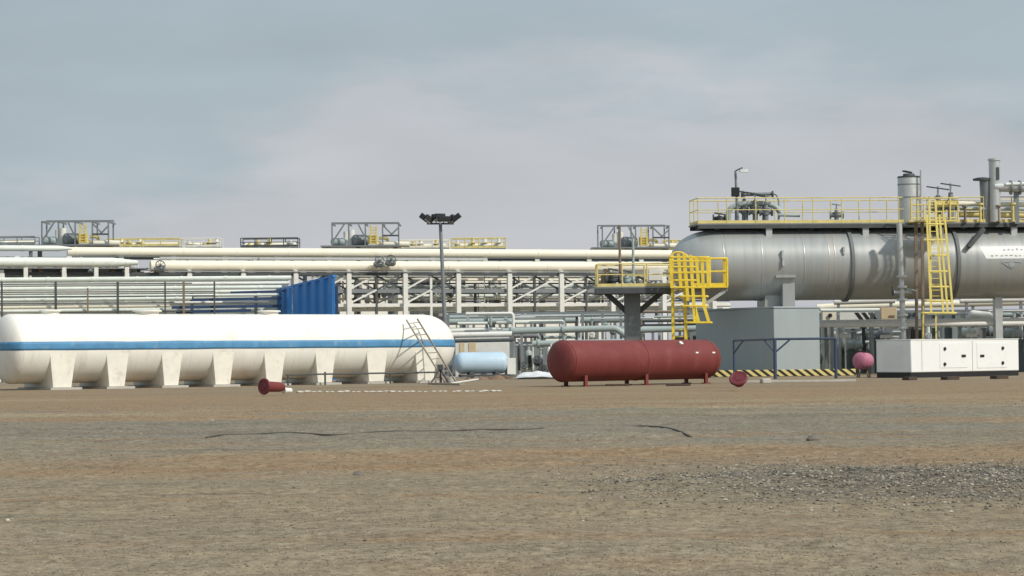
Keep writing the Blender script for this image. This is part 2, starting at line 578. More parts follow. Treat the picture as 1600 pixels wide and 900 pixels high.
def mk(name, mb, m, parent=None, label=None, cat=None, group=None, kind=None, bevel=0, smooth=True, base=None):
    """link a builder's shape (world coordinates) as one mesh object"""
    if parent is not None:
        org = ORIG[parent]
    elif base is not None:
        org = Vector(base)
    else:
        xs, ys, zs = [p.x for p in mb.v], [p.y for p in mb.v], [p.z for p in mb.v]
        org = Vector(((min(xs) + max(xs)) / 2, (min(ys) + max(ys)) / 2, min(zs)))
    me = bpy.data.meshes.new(name)
    me.from_pydata([tuple(p - org) for p in mb.v], [], mb.f)
    bm = bmesh.new()
    bm.from_mesh(me)
    bmesh.ops.recalc_face_normals(bm, faces=bm.faces)
    bm.to_mesh(me)
    bm.free()
    me.materials.append(m)
    if smooth:
        for p in me.polygons:
            p.use_smooth = True
        me.set_sharp_from_angle(angle=R_(38))
    o = bpy.data.objects.new(name, me)
    C.objects.link(o)
    ORIG[o] = org
    if parent is not None:
        o.parent = parent
    else:
        o.location = org
    if bevel:
        b = o.modifiers.new('bevel', 'BEVEL')
        b.width = bevel
        b.segments = 2
        b.limit_method = 'ANGLE'
    return props(o, label, cat, group, kind)


def copy_tree(o, parent=None):
    c = o.copy()
    C.objects.link(c)
    if parent is not None:
        c.parent = parent
    for ch in [x for x in bpy.data.objects if x.parent == o]:
        copy_tree(ch, c)
    return c


def T(name, mb, m, label, cat, group=None, **kw):
    return mk(name, mb, m, None, label, cat, group, **kw)


# ================================================================== THE GROUND
def gh(x, y):
    """height of the yard: rough near the camera, level where the plant stands"""
    fade = max(0.0, min(1.0, (92 - y) / 35))
    if fade <= 0:
        return 0.0
    h = 0.10 * (noise.noise(Vector((x * 0.06, y * 0.35, 0.3))))
    h += 0.06 * noise.noise(Vector((x * 0.4, y * 0.9, 4.1)))
    h += 0.030 * noise.noise(Vector((x * 1.9, y * 2.3, 9.0)))
    # gravel windrow on the right
    yc = 29.5 + 0.9 * noise.noise(Vector((x * 0.3, 0, 2)))
    g = math.exp(-((y - yc) / 1.6) ** 2) * max(0, min(1, (x - 0.6) / 3.0))
    h += g * (0.13 + 0.05 * noise.noise(Vector((x * 2.5, y * 2.5, 1))))
    # low tracks
    for yt, a in ((67.5, 0.05), (72, 0.06), (39, 0.05), (23, 0.02)):
        h += a * math.exp(-((y - yt - 1.2 * noise.noise(Vector((x * 0.08, yt, 0)))) / 0.9) ** 2)
    for yt, a, wd in ((24.0, -.03, .30), (25.9, -.03, .30), (36.2, -.05, .35), (38.2, -.05, .35), (45.0, -.06, .45), (47.0, -.05, .45), (55, -.06, .6), (63, -.07, .7)):
        yr = yt + x * (.06 if yt < 40 else -.04) + .8 * noise.noise(Vector((x * 0.12, yt * 3, 0)))
        h += a * math.exp(-((y - yr) / wd) ** 2) * (.6 + .8 * noise.noise(Vector((x * .5, yt, 3))))
    return h * fade


ys = [-400, -60, 0, 6]
y = 10.0
while y < 100:
    ys.append(y)
    y += max(0.16, 0.0085 * y)
while y < 9000:
    ys.append(y)
    y *= 1.12
us = [-6, -2.5, -1, -0.6, -0.4, -0.32] + [-0.28 + 0.56 * i / 260 for i in range(261)] + [0.32, 0.4, 0.6, 1, 2.5, 6]
gm = MB()
for y in ys:
    for u in us:
        x = u * max(y, 10) if abs(u) < 0.5 else u * (max(y, 10) + 90)
        gm.v.append(Vector((x, y, gh(x, y) if y >= 10 and abs(u) < 0.5 else 0)))
nu = len(us)
for j in range(len(ys) - 1):
    for i in range(nu - 1):
        a = j * nu + i
        gm.f.append((a, a + 1, a + nu + 1, a + nu))
GROUND = ground_mat()
go = mk('ground', gm, GROUND, kind='structure', base=(0, 0, 0))
for p in go.data.polygons:
    p.use_smooth = True


def stone_mesh(rnd, spots):
    """spots: (x, y, size)"""
    mb = MB()
    for x, y, s in spots:
        z = gh(x, y)
        a = rnd.random() * 6.28
        ca, sa = math.cos(a), math.sin(a)
        sx, sy, sz = s * rnd.uniform(0.7, 1.3), s * rnd.uniform(0.6, 1.0), s * rnd.uniform(0.4, 0.8)
        k = len(mb.v)
        for (p, q, r) in ((1, 0.1, 0.1), (0.1, 1, -0.1), (-1, 0.15, 0), (-0.1, -1, 0.1), (0.2, 0.1, 1), (0, 0, -0.6)):
            p += rnd.uniform(-.25, .25)
            q += rnd.uniform(-.25, .25)
            r += rnd.uniform(-.2, .2)
            mb.v.append(Vector((x + (p * ca * sx - q * sa * sy), y + (p * sa * sx + q * ca * sy), z + sz * 0.35 + r * sz)))
        for a_, b_, c_ in ((0, 1, 4), (1, 2, 4), (2, 3, 4), (3, 0, 4), (1, 0, 5), (2, 1, 5), (3, 2, 5), (0, 3, 5)):
            mb.f.append((k + a_, k + b_, k + c_))
    return mb


def gravel_mat(cols, name):
    m = bpy.data.materials.new(name)
    m.use_nodes = True
    t = m.node_tree
    b = t.nodes['Principled BSDF']
    b.inputs['Roughness'].default_value = 0.9
    g = nd(t, 'ShaderNodeNewGeometry')
    r = nd(t, 'ShaderNodeValToRGB')
    t.links.new(g.outputs['Random Per Island'], r.inputs[0])
    e = r.color_ramp.elements
    e[0].position, e[0].color = 0, (*cols[0], 1)
    e[1].position, e[1].color = 1, (*cols[-1], 1)
    for k, c_ in enumerate(cols[1:-1]):
        q = e.new((k + 1) / (len(cols) - 1))
        q.color = (*c_, 1)
    t.links.new(r.outputs[0], b.inputs['Base Color'])
    return m


rg = random.Random(3)
spots = []
for _ in range(70000):                         # thin scatter, denser near
    y = 15.5 * math.exp(rg.random() * math.log(80 / 15.5))
    u = rg.uniform(-0.25, 0.25)
    s = rg.choice((0.004, 0.005, 0.006, 0.007, 0.009, 0.012)) * (0.8 + y / 60)
    if rg.random() < .008:
        s *= 2
    if noise.noise(Vector((u * y * 0.25, y * 0.5, 7))) < -0.08 and rg.random() < 0.6:
        continue
    spots.append((u * y, y, s))
mk('gravel', stone_mesh(rg, spots), gravel_mat(((.16, .135, .10), (.20, .165, .115), (.26, .205, .14), (.30, .24, .165), (.24, .175, .11), (.40, .36, .28)), 'soil_coloured_gravel'),
   kind='stuff', smooth=False, base=(0, 0, 0))
spots = []
for _ in range(26000):                         # the gravel windrow
    y = rg.gauss(29.8, 1.9)
    x = rg.uniform(0.3, 8.2)
    if rg.random() > min(1, max(0, (x - 0.1) / 4.5)) ** 1.3 or y < 17:
        continue
    spots.append((x, y, rg.choice((0.008, 0.010, 0.013, 0.016, 0.02, 0.028))))
mk('coarse_gravel', stone_mesh(rg, spots), gravel_mat(((.08, .075, .062), (.13, .12, .10), (.19, .17, .135), (.22, .17, .12), (.30, .27, .22), (.42, .39, .33)), 'grey_gravel'),
   kind='stuff', smooth=False, base=(0, 0, 0))

for px, py, sz, m, lab in ((333, 655, .09, 'w', 'pale rock lying alone on the grey gravel at left'), (911, 806, .03, 'w', 'small pale rock in the tan foreground below the maroon tank'),
                            (12, 812, .03, 'w', 'pale rock in the bottom left corner'), (1150, 757, .09, 'g', 'dark grey rock at the left end of the gravel windrow'),
                            (1420, 738, .10, 'g', 'large dark rock on the crest of the gravel windrow'), (560, 742, .08, 'g', 'dark rock on the reddish soil in the middle'),
                            (1270, 690, .12, 'g', 'brownish rock between the gravel windrow and the generator')):
    g = G(px, py)
    mb = MB().lathe([(0, sz), (sz * .35, sz * 1.05), (sz * .8, sz * .6), (sz, sz * .2)], V(g.x, g.y, gh(g.x, g.y) - .01), V(0, 0, 1), 9)
    for v in mb.v:
        v += V(noise.noise(v * (1.2 / sz)), noise.noise(v * (1.2 / sz) + V(9, 0, 0)), noise.noise(v * (1.2 / sz) + V(0, 9, 0)) * .5) * sz * .35
    T('rock', mb, mat('pale_rock', (.52, .48, .40), .9, var=.2, scale=6) if m == 'w' else mat('dark_rock', (.15, .135, .115), .9, var=.25, scale=6), lab, 'rock')

# a long hose trailing over the yard
hp = []
for px, py in ((322, 684), (345, 680), (400, 677), (460, 679), (520, 681), (600, 676), (680, 672), (760, 670), (830, 669), (880, 664), (950, 662),
               (1010, 664), (1040, 669), (1062, 675), (1082, 679)):
    g = G(px, py)
    hp.append(V(g.x, g.y, gh(g.x, g.y) + 0.02 + .008 * math.sin(px * .09)))
T('hose', MB().tube(round_path(hp, 3, 4), 0.02, 6), CABLE, 'thin dark hose snaking across the grey gravel in mid yard', 'hose')

# ================================================================== WHITE STORAGE TANK
wp = VPlane(G(97, 609), 36)
WR = 1.88
WZ = WR + 0.34
tl = wp.t(wp.at(16, 545, -WR))
tr = wp.t(wp.at(660, 540, -WR))
o0 = wp.pt(0, -WR, WZ)
t0 = thing('storage_tank', 'long white horizontal tank with a blue stripe on eight saddle feet', 'storage tank', wp.pt((tl + tr) / 2, -WR, 0))
prof = dome(tl, WR, 0.8, -1) + [(tl + (tr - tl) * i / 26, WR) for i in range(1, 26)] + dome(tr, WR, 2.0, 1)
mk('shell', MB().lathe(prof, o0, wp.a, 72), WHITE, t0)
# seams on the shell
for i in range(0, 9):
    tt = tl + (tr - tl) * i / 8
    mk('weld_seam', MB().lathe([(tt - 0.035, WR - .01), (tt - 0.03, WR + 0.008), (tt + 0.03, WR + 0.008), (tt + 0.035, WR - .01)], o0, wp.a, 72), WHITE, t0)
# blue stripe that follows shell and heads
st = MB()
z0, z1 = -0.10, 0.36
pr2 = dome(tl, WR, 0.8, -1, 16)[1:] + [(tl + (tr - tl) * i / 26, WR) for i in range(1, 26)] + dome(tr, WR, 2.0, 1, 16)[:-1]
for t_, r_ in pr2:
    for k in range(5):
        z_ = z0 + (z1 - z0) * k / 4 + .03 * noise.noise(Vector((t_ * .35, k // 2 * 3.1, 2)))
        z_ = max(-r_ * 0.98, min(r_ * 0.98, z_))
        q = math.sqrt(max(r_ * r_ - z_ * z_, 0)) + 0.012
        st.v.append(o0 + wp.a * t_ + wp.n * q + V(0, 0, z_))
for i in range(len(pr2) - 1):
    for k in range(4):
        a = i * 5 + k
        st.f.append((a, a + 5, a + 6, a + 1))
so_ = mk('blue_stripe', st, STRIPE, t0)
so_.modifiers.new('s', 'SOLIDIFY').thickness = 0.006
for px, (xa, xb) in zip((97, 184, 268, 350, 430, 510, 588, 667), ((83, 112), (171, 195), (257, 279), (337, 360), (417, 440), (497, 519), (577, 600), (653, 678))):
    py = 609 - (px - 97) * 0.0205
    tc_ = wp.t(wp.at((xa + xb) / 2, py))
    hw = (wp.t(wp.at(xb, py)) - wp.t(wp.at(xa, py))) / 2
    tw = hw + 0.20
    ztop = WZ - 0.25
    poly = [wp.pt(tc_ - hw, -0.02, 0.12), wp.pt(tc_ + hw, -0.02, 0.12), wp.pt(tc_ + tw + 0.08, -0.02, ztop), wp.pt(tc_ - tw + 0.05, -0.02, ztop)]
    sd = mk('saddle', MB().prism(poly, wp.n * (-2 * WR + 0.04)), SADDLE, t0, bevel=0.02)
    mk('base_pad', MB().box(wp.pt(tc_ + 0.12, -WR, 0.06), (hw * 2 + 0.75, 2 * WR + 0.5, 0.12), wp.a), CONC, sd)
for px, hw in ((78, 0.9), (230, 1.2), (420, 1.0)):
    tm = wp.t(wp.at(px, 486, -WR))
    mk('manhole_hatch', MB().lathe([(-0.35, 0.55 * hw), (0.13, 0.55 * hw), (0.13, 0.68 * hw), (0.2, 0.68 * hw), (0.22, 0.6 * hw), (0.24, 0.1)],
                                   wp.pt(tm, -WR, WZ + WR), V(0, 0, 1), 24), WHITE, t0)

# wooden ladder leaning on the tank
la, lb = wp.at(634, 500, 0.0), G(700, 598)
topz = WZ + 1.15
offt = math.sqrt(WR ** 2 - 1.15 ** 2) - WR
top1 = wp.at(635, 500, offt + 0.15)
top2 = wp.at(652, 498, offt + 0.15)
bot1 = G(697, 600)
bot2 = G(713, 598)
lt = thing('wooden_ladder', 'old wooden ladder leaning against the white tank', 'ladder', (bot1 + bot2) / 2)
mk('side_rail', MB().bar(bot1, top1, 0.065, 0.085), WOOD, lt)
mk('side_rail', MB().bar(bot2, top2, 0.065, 0.085), WOOD, lt)
for i in range(1, 11):
    f = i / 10.6
    mk('rung', MB().bar(bot1.lerp(top1, f), bot2.lerp(top2, f), 0.05), WOOD, lt)

# low guard rail in front of the tank feet
gr = thing('guard_rail', 'low dark pipe rail in front of the white tank feet', 'guard rail', wp.pt(wp.t(wp.at(560, 595, 0.6)), 0.6, 0))
e0, e1 = wp.at(447, 588, 0.6), wp.at(692, 585, 0.6)
e0.z = e1.z = 0.62
mk('rail', MB().tube([e0, e1], 0.05, 8), DARK, gr)
for px in (450, 508, 610, 688):
    q = wp.at(px, 590, 0.6)
    mk('post', MB().tube([V(q.x, q.y, 0), V(q.x, q.y, 0.75 if px == 508 else 0.62)], 0.055, 8), DARK, gr)

# clutter at the ladder's foot
q = G(688, 600)
tp = thing('tripod_stand', 'small dark tripod stand beside the foot of the ladder', 'tripod', q)
mk('head', MB().box(q + V(0, 0, 0.95), (0.32, 0.25, 0.3)), DARK, tp)
for dx, dy in ((-0.55, -0.3), (0.5, -0.25), (0.05, 0.5)):
    mk('leg', MB().bar(q + V(0, 0, 0.85), q + V(dx, dy, 0.02), 0.07), DARK, tp)
q1, q2 = G(672, 601), G(722, 602)
T('plank', MB().bar(V(q1.x, q1.y, 0.06), V(q2.x, q2.y, 0.06), 0.3, 0.10), WOOD, 'grey board lying on the ground below the ladder', 'plank')
q1, q2 = G(705, 601), G(748, 594)
T('pipe', MB().tube([V(q1.x, q1.y, 0.06), V(q2.x, q2.y, 0.06)], 0.06, 8), WSTEEL, 'short thin pale pipe lying right of the ladder foot', 'pipe')
q1 = G(704, 597)
T('drum', MB().lathe([(0, .28), (.02, .3), (.3, .3), (.32, .28)], q1 + V(0, 0.3, 0), V(0, 0, 1), 20), GALV, 'squat metal drum between ladder and light blue tank', 'drum')

# maroon pipe stubs on the ground
def stub(D_, px, py, dir_, L, r, lab, white):
    q = G(px, py)
    d = Vector(dir_).normalized()
    c = V(q.x, q.y, r * 1.2 * math.sqrt(1 - d.z ** 2) + max(0, -d.z * L) * .9 + 0.02)
    o = thing('pipe_spool', lab, 'pipe spool', V(c.x, c.y, 0))
    mk('barrel', MB().lathe([(0, r * 0.8), (L * 0.8, r * 0.72), (L, r * 0.45)], c, d, 24), MAROON, o)
    mb = MB().ring(c, d, r * 1.02, r * 0.2, 28, 10)
    mb.lathe([(-0.04, r * 0.9), (0.05, r * 0.9)], c, d, 24)
    mk('flange', mb, MAROON_D, o)
    mk('bore', MB().lathe([(-0.06, r * 0.42), (-0.04, r * 0.45)], c, d, 20), MAROON_D, o)
    if white:
        mk('end_cap', MB().lathe([(L, r * 0.5), (L + 0.22, r * 0.4), (L + 0.45, r * 0.38), (L + 0.5, r * 0.2)], c - V(0, 0, r * 0.5), d, 16), WSTEEL, o)


stub(0, 413, 619, (0.62, 0.78, -0.04), 1.15, 0.29, 'maroon flanged pipe spool with a white end lying before the white tank', True)
stub(0, 1154, 611, (0.2, 0.72, -0.66), 0.36, 0.33, 'dark red flanged spool facing the yard beside the maroon tank', False)
q = G(1196, 599)
T('concrete_chunk', MB().box(q + V(0, 0, 0.12), (0.5, 0.4, 0.26), (0.9, 0.3, 0)), CONC, 'small concrete chunk right of the dark red spool', 'chunk', bevel=0.05)

# row of whitewashed stones
rs = random.Random(5)
stone_src = None
for i in range(31):
    px = 468 + i * 10.4 + rs.uniform(-2, 2)
    py = 613.5 - i * 0.055 + rs.uniform(-0.5, 0.5)
    g = G(px, py)
    if stone_src is None:
        mb = MB()
        for k, (tz, rr) in enumerate(((0, .10), (.03, .13), (.07, .12), (.10, .06))):
            for j in range(9):
                an = j / 9 * 6.283
                ww = rr * (1 + 0.25 * math.sin(j * 2.1 + k))
                mb.v.append(g + V(math.cos(an) * ww * 1.45, math.sin(an) * ww, tz))
        for k in range(3):
            for j in range(9):
                mb.f.append((k * 9 + j, k * 9 + (j + 1) % 9, k * 9 + 9 + (j + 1) % 9, k * 9 + 9 + j))
        mb.f.append(tuple(reversed(range(9))))
        mb.f.append(tuple(range(27, 36)))
        stone_src = T('marker_stone', mb, ROCKW, 'small whitewashed stone in the row along the yard edge', 'stone', 'whitewashed marker stones in a row', base=g)
        o = stone_src
    else:
        o = stone_src.copy()
        C.objects.link(o)
        o.location = g
    o.rotation_euler.z = rs.uniform(-.4, .4)
    s = rs.uniform(0.5, 0.95)
    o.scale = (s, s, s * rs.uniform(.7, 1.1))

# ================================================================== MAROON TANK
rp_ = VPlane(G(900, 604.5), 43)
RR = 1.04
RZ = RR + 0.24
ta = rp_.t(rp_.at(879, 566, -RR))
tb = rp_.t(rp_.at(1099, 564, -RR))
o1 = rp_.pt(0, -RR, RZ)
mt = thing('fuel_tank', 'maroon horizontal tank on short legs in front of the tower', 'tank', rp_.pt((ta + tb) / 2, -RR, 0))
prof = dome(ta, RR, 0.42, -1) + [(ta + (tb - ta) * i / 12, RR) for i in range(1, 12)] + dome(tb, RR, 0.8, 1)
mk('shell', MB().lathe(prof, o1, rp_.a, 64), MAROON, mt)
for tt in (ta, (ta + tb) / 2, tb):
    mk('weld_seam', MB().lathe([(tt - .05, RR - .01), (tt - .045, RR + .014), (tt + .045, RR + .014), (tt + .05, RR - .01)], o1, rp_.a, 64), MAROON, mt)
for pxf in (915, 1010, 1103):
    tt = rp_.t(rp_.at(pxf, 600, -0.35))
    for off, in ((-0.35,), (-1.75,)):
        zt = RZ - math.sqrt(RR ** 2 - (off + RR) ** 2) + 0.1
        lg = mk('leg', MB().box(rp_.pt(tt, off, (zt + 0.05) / 2), (0.2, 0.12, zt - 0.05), rp_.a), MAROON_D if off < -1 else MAROON, mt)  # rear legs get the darker maroon as painted shade
        mk('foot_plate', MB().box(rp_.pt(tt, off, 0.025), (0.4, 0.34, 0.05), rp_.a), MAROON_D, lg)
for px, py, s in ((1063, 538, .22), (1089, 551, .14), (1115, 551, .14)):
    ang = math.asin(max(-1, min(1, (rp_.at(px, py, -0.3).z - RZ) / RR)))
    nrm = rp_.n * math.cos(ang) + V(0, 0, math.sin(ang))
    c = o1 + rp_.a * rp_.t(rp_.at(px, py, -RR + RR * math.cos(ang))) + nrm * RR
    if s > .2:
        mk('nozzle_cap', MB().lathe([(-0.05, .09), (.08, .09), (.085, .12), (.12, .12)], c, nrm, 14), WSTEEL, mt)
    else:
        mk('label_plate', MB().box(c + nrm * 0.008, (0.2, 0.02, 0.08), rp_.a, nrm.cross(rp_.a)), WSTEEL, mt)
for px, py in ((965, 603), (1060, 603)):  # dark boxes stand in for the small soft shadows under the tank
    g = G(px, py)
    T('timber_and_shadow_block', MB().box(g + V(0, 0, 0.05), (1.2, 0.25, 0.10), (0.99, 0.1, 0)), TIMBER_SHADOW,
      'dark block painted as tank shadow on the ground before the middle of the maroon tank' if px < 1000 else 'dark block painted as tank shadow before the right end of the maroon tank', 'timber', bevel=0.015)

# ================================================================== SEPARATOR VESSEL
sp = VPlane(V(P(1330, 415, 158).x, 158, 0), 6)
SR = 2.42
SZ = sp.at(1250, 414, 0).z
sa = sp.t(sp.at(1121, 416, 0))
sb = sp.t(sp.at(1800, 410, 0))
o2 = sp.pt(0, 0, SZ)
sv = thing('separator_vessel', 'huge grey horizontal pressure vessel raised on a concrete pier', 'pressure vessel', sp.pt((sa + sb) / 2, 0, 0))
prof = dome(sa, SR, 3.3, -1, 18, 2.25) + [(sa + (sb - sa) * i / 30, SR) for i in range(1, 30)] + dome(sb, SR, 2.85, 1, 10)
mk('shell', MB().lathe(prof, o2, sp.a, 96), VESSEL, sv)
for px, d in ((1332, .11), (1497, .11)):
    tt = sp.t(sp.at(px, 415, SR * .9))
    mk('stiffener_ring', MB().lathe([(tt - d, SR - .02), (tt - d, SR + .13), (tt + d, SR + .13), (tt + d, SR - .02)], o2, sp.a, 96), mat('ring_steel', (.15, .16, .165), .6, var=.15), sv)
for px in (1121, 1180, 1245, 1283, 1292, 1418):
    tt = sp.t(sp.at(px, 415, 0))
    mk('weld_seam', MB().lathe([(tt - .06, SR - .01), (tt - .03, SR + .012), (tt + .03, SR + .012), (tt + .06, SR - .01)], o2, sp.a, 96), VESSEL, sv)
# saddle on the pier, and a support leg farther right
pz = sp.at(1228, 478, 1.2).z - .1
tt = sp.t(sp.at(1227, 455, 1.0))
sdl = mk('saddle', MB().box(sp.pt(tt, 0.15, (pz + SZ - 0.9) / 2), (0.85, 3.8, SZ - 0.9 - pz), sp.a), VESSEL, sv, bevel=0.02)
mk('saddle_web', MB().box(sp.pt(tt - .9, -0.1, (pz + SZ - 1.6) / 2), (1.1, 2.6, SZ - 1.6 - pz), sp.a), VESSEL, sdl)
mk('reinforcing_pad', MB().box(sp.pt(sp.t(sp.at(1227, 432, 2.2)), SR - .3, SZ - 0.85), (1.35, 0.5, 0.16), sp.a), VESSEL, sv)
tt = sp.t(sp.at(1557, 500, 0))
mk('support_leg', MB().box(sp.pt(tt, 0.3, (SZ - 1.6) / 2), (0.5, 0.6, SZ - 1.6), sp.a), GALV, sv)
# small fittings on the flank
for px, py in ((1222, 398), (1223, 410), (1318, 392)):
    dz = sp.at(px, py, SR * .9).z - SZ
    ang = math.asin(max(-1, min(1, dz / SR)))
    nrm = sp.n * math.cos(ang) + V(0, 0, math.sin(ang))
    c = o2 + sp.a * sp.t(sp.at(px, py, SR * math.cos(ang))) + nrm * SR
    mk('lifting_lug', MB().box(c + nrm * .06, (.12, .3, .5), sp.a, nrm.cross(sp.a) * -1 if False else V(0, 0, 1)), GALV, sv)
# brace on the right and painted sign
pa, pb = sp.at(1537, 357, SR - .3), sp.at(1513, 386, SR + .12)
mk('platform_brace', MB().bar(pa, pb, 0.22, 0.3), DARK, sv)


def on_shell(t, z, lift):
    q = math.sqrt(max(SR * SR - z * z, 0.01))
    nn = (sp.n * q + V(0, 0, z)).normalized()
    return o2 + sp.a * t + nn * (SR + lift)


def shell_patch(ta_, tb_, za, zb, lift, nu_=8, nv=6, skew=0.0):
    mb = MB()
    for i in range(nu_ + 1):
        for j in range(nv + 1):
            z = za + (zb - za) * j / nv
            mb.v.append(on_shell(ta_ + (tb_ - ta_) * i / nu_ + skew * (z - za), z, lift))
    for i in range(nu_):
        for j in range(nv):
            a = i * (nv + 1) + j
            mb.f.append((a, a + nv + 1, a + nv + 2, a + 1))
    return mb


s0 = sp.t(sp.at(1541, 395, SR))
s1 = sp.t(sp.at(1680, 395, SR))
zt = sp.at(1570, 385, SR * .9).z - SZ
zb = sp.at(1570, 404, SR * .98).z - SZ
nm = mk('name_panel', shell_patch(s0, s1, zb, zt, 0.008, 16, 6, skew=-0.5), SIGN, sv)
rl = random.Random(12)


def glyphs(px0, px1, py0, py1, wpx, gap):
    """rows of worn, no longer legible letters painted along the shell"""
    x = px0
    z_hi = sp.at(px0, py0, SR * .95).z - SZ
    z_lo = sp.at(px0, py1, SR * .95).z - SZ
    h = z_hi - z_lo
    while x < px1:
        a = sp.t(sp.at(x, py0, SR))
        b = sp.t(sp.at(x + wpx, py0, SR))
        wd = (b - a)
        mb = MB()
        for kind in range(2):
            z_a = z_lo + h * rl.uniform(0, .45)
            z_b = z_a + h * rl.uniform(.3, .55)
            x_a = a + wd * rl.uniform(0, .35)
            q = shell_patch(x_a, min(b, x_a + wd * rl.uniform(.4, .8)), z_a, z_b, 0.016 + .003 * kind, 1, 2)
            mb.add(q.v, q.f)
        mk('letter', mb, INK, sv)
        x += wpx + gap


glyphs(1568, 1660, 388, 391.5, 4.6, 2.2)
glyphs(1548, 1660, 398, 401.5, 5.0, 2.4)
# diamond emblem under the lettering
em = MB()
ec = sp.t(sp.at(1581, 413, SR))
ez = sp.at(1581, 413, SR).z - SZ
for q_, w_ in (((-.62, .0), .07), ((.62, .0), .07)):
    pass
dv = [(-.7, .12), (0, -.30), (.7, .12), (0, .2)]
for i in range(4):
    (a1, b1), (a2, b2) = dv[i], dv[(i + 1) % 4]
    em.tube([on_shell(ec + a1, ez + b1, .012), on_shell(ec + (a1 + a2) / 2, ez + (b1 + b2) / 2, .012), on_shell(ec + a2, ez + b2, .012)], .03, 4)
em.lathe([(0, .2), (.02, .2)], on_shell(ec, ez + .02, 0), sp.n, 16)
mk('emblem', em, INK, sv)

# concrete pier
bp_ = VPlane(P(1210, 560, 153.0), 28)
bz = bp_.at(1210, 479, 0).z
tb1 = bp_.t(bp_.at(1281, 520, 0))
bw = 0
dl = ray(1087, 520)
# back-left corner along -n from the near corner
lo_, hi_ = 0.0, 40.0
for _ in range(40):
    mid = (lo_ + hi_) / 2
    q = bp_.pt(0, -mid, 3)
    loc_ = ROT.transposed() @ (q - CAM)
    px_ = 800 + F * loc_.x / -loc_.z
    lo_, hi_ = (mid, hi_) if px_ > 1087 else (lo_, mid)
bw = lo_
pr = thing('concrete_pier', 'grey blue painted concrete pier under the left end of the grey vessel', 'pier', bp_.pt(tb1 / 2, -bw / 2, 0))
mk('body', MB().box(bp_.pt(tb1 / 2, -bw / 2, bz / 2 - .06), (tb1, bw, bz - .12), bp_.a), PIER, pr, bevel=0.05)
mk('cap', MB().box(bp_.pt(tb1 / 2, -bw / 2, bz - .055), (tb1 + .08, bw + .08, .13), bp_.a), PIER, pr, bevel=0.03)

# hazard kerb
q0, q1 = P(1116, 587, 151.2), P(1337, 586, 151.2)
hk = MB().box(V((q0.x + q1.x) / 2, 151.4, .225), (q1.x - q0.x, 0.4, .43))
T('hazard_barrier', hk, HAZARD, 'low yellow and black striped barrier in front of the pier', 'barrier', bevel=0.02)

# ================================================================== PLATFORM OVER THE VESSEL
RAILN = 0


def railing(parent, pts, h, m, spacing, toe=True, r=0.04, lean=0.0):
    """posts, top rail, mid rail and toe board along a path of deck edge points"""
    up = V(0, 0, 1)
    n_all = len(pts)
    mk('handrail', MB().tube([p + up * h for p in pts], r, 8), m, parent)
    mk('mid_rail', MB().tube([p + up * h * .53 for p in pts], r * .8, 8), m, parent)
    if toe:
        tb_ = MB()
        for a, b in zip(pts[:-1], pts[1:]):
            tb_.bar(a + up * .1, b + up * .1, .02, .2)
        mk('toe_board', tb_, m, parent)
    for a, b in zip(pts[:-1], pts[1:]):
        k = max(1, round((b - a).length / spacing))
        for i in range(k + (1 if b is pts[-1] else 0)):
            q = a.lerp(b, i / k)
            mk('post', MB().tube([q, q + up * h], r, 6), m, parent)


dz_ = sp.at(1100, 349, 1.6).z          # deck level
da = sp.t(sp.at(1089, 349, 1.6))
db = sp.t(sp.at(1800, 349, 1.6))
pf = thing('access_platform', 'yellow railed walkway platform along the top of the grey vessel', 'platform', sp.pt((da + db) / 2, 0, dz_ - .3))
mk('deck', MB().box(sp.pt((da + db) / 2, 0, dz_ - .05), (db - da, 3.2, .08), sp.a), STEEL, pf)
for off in (1.55, -1.55):
    mk('edge_beam', MB().box(sp.pt((da + db) / 2, off, dz_ - .22), (db - da - .2, .14, .26), sp.a), DARK, pf)
for px in (1100, 1130, 1202, 1280, 1353, 1420, 1520, 1590):
    tt = sp.t(sp.at(px, 360, 1.3))
    mk('cross_beam', MB().box(sp.pt(tt, 0, dz_ - .2), (.2, 2.96, .2), sp.a), DARK, pf)
for px in (1202, 1353, 1470, 1585):
    tt = sp.t(sp.at(px, 368, 1.5))
    for off in (1.35, -1.35):
        zl = SZ + math.sqrt(SR ** 2 - off ** 2) - .55
        mk('stanchion', MB().box(sp.pt(tt, off, (zl + dz_ - .3) / 2), (.42, .3, dz_ - .3 - zl), sp.a), GALV, pf)
rh = 1.72
e = 1.52
railing(pf, [sp.pt(db, e, dz_), sp.pt(da + .1, e, dz_), sp.pt(da + .1, -e, dz_), sp.pt(db, -e, dz_)], rh, YELLOW_F, 2.0, r=.036)

# ---- gear standing on that platform


def hwheel(parent, c, ax, R, m, n_sp=4):
    mb = MB().ring(c, ax, R, .045, 22, 6)
    ax = Vector(ax).normalized()
    a = Vector((1, 0, 0)) if abs(ax.x) < .8 else Vector((0, 0, 1))
    e1 = (a - ax * a.dot(ax)).normalized()
    e2 = ax.cross(e1)
    for k in range(n_sp):
        an = math.pi * k / n_sp
        d = e1 * math.cos(an) + e2 * math.sin(an)
        mb.bar(c - d * R, c + d * R, .04)
    mk('handwheel', mb, m, parent)


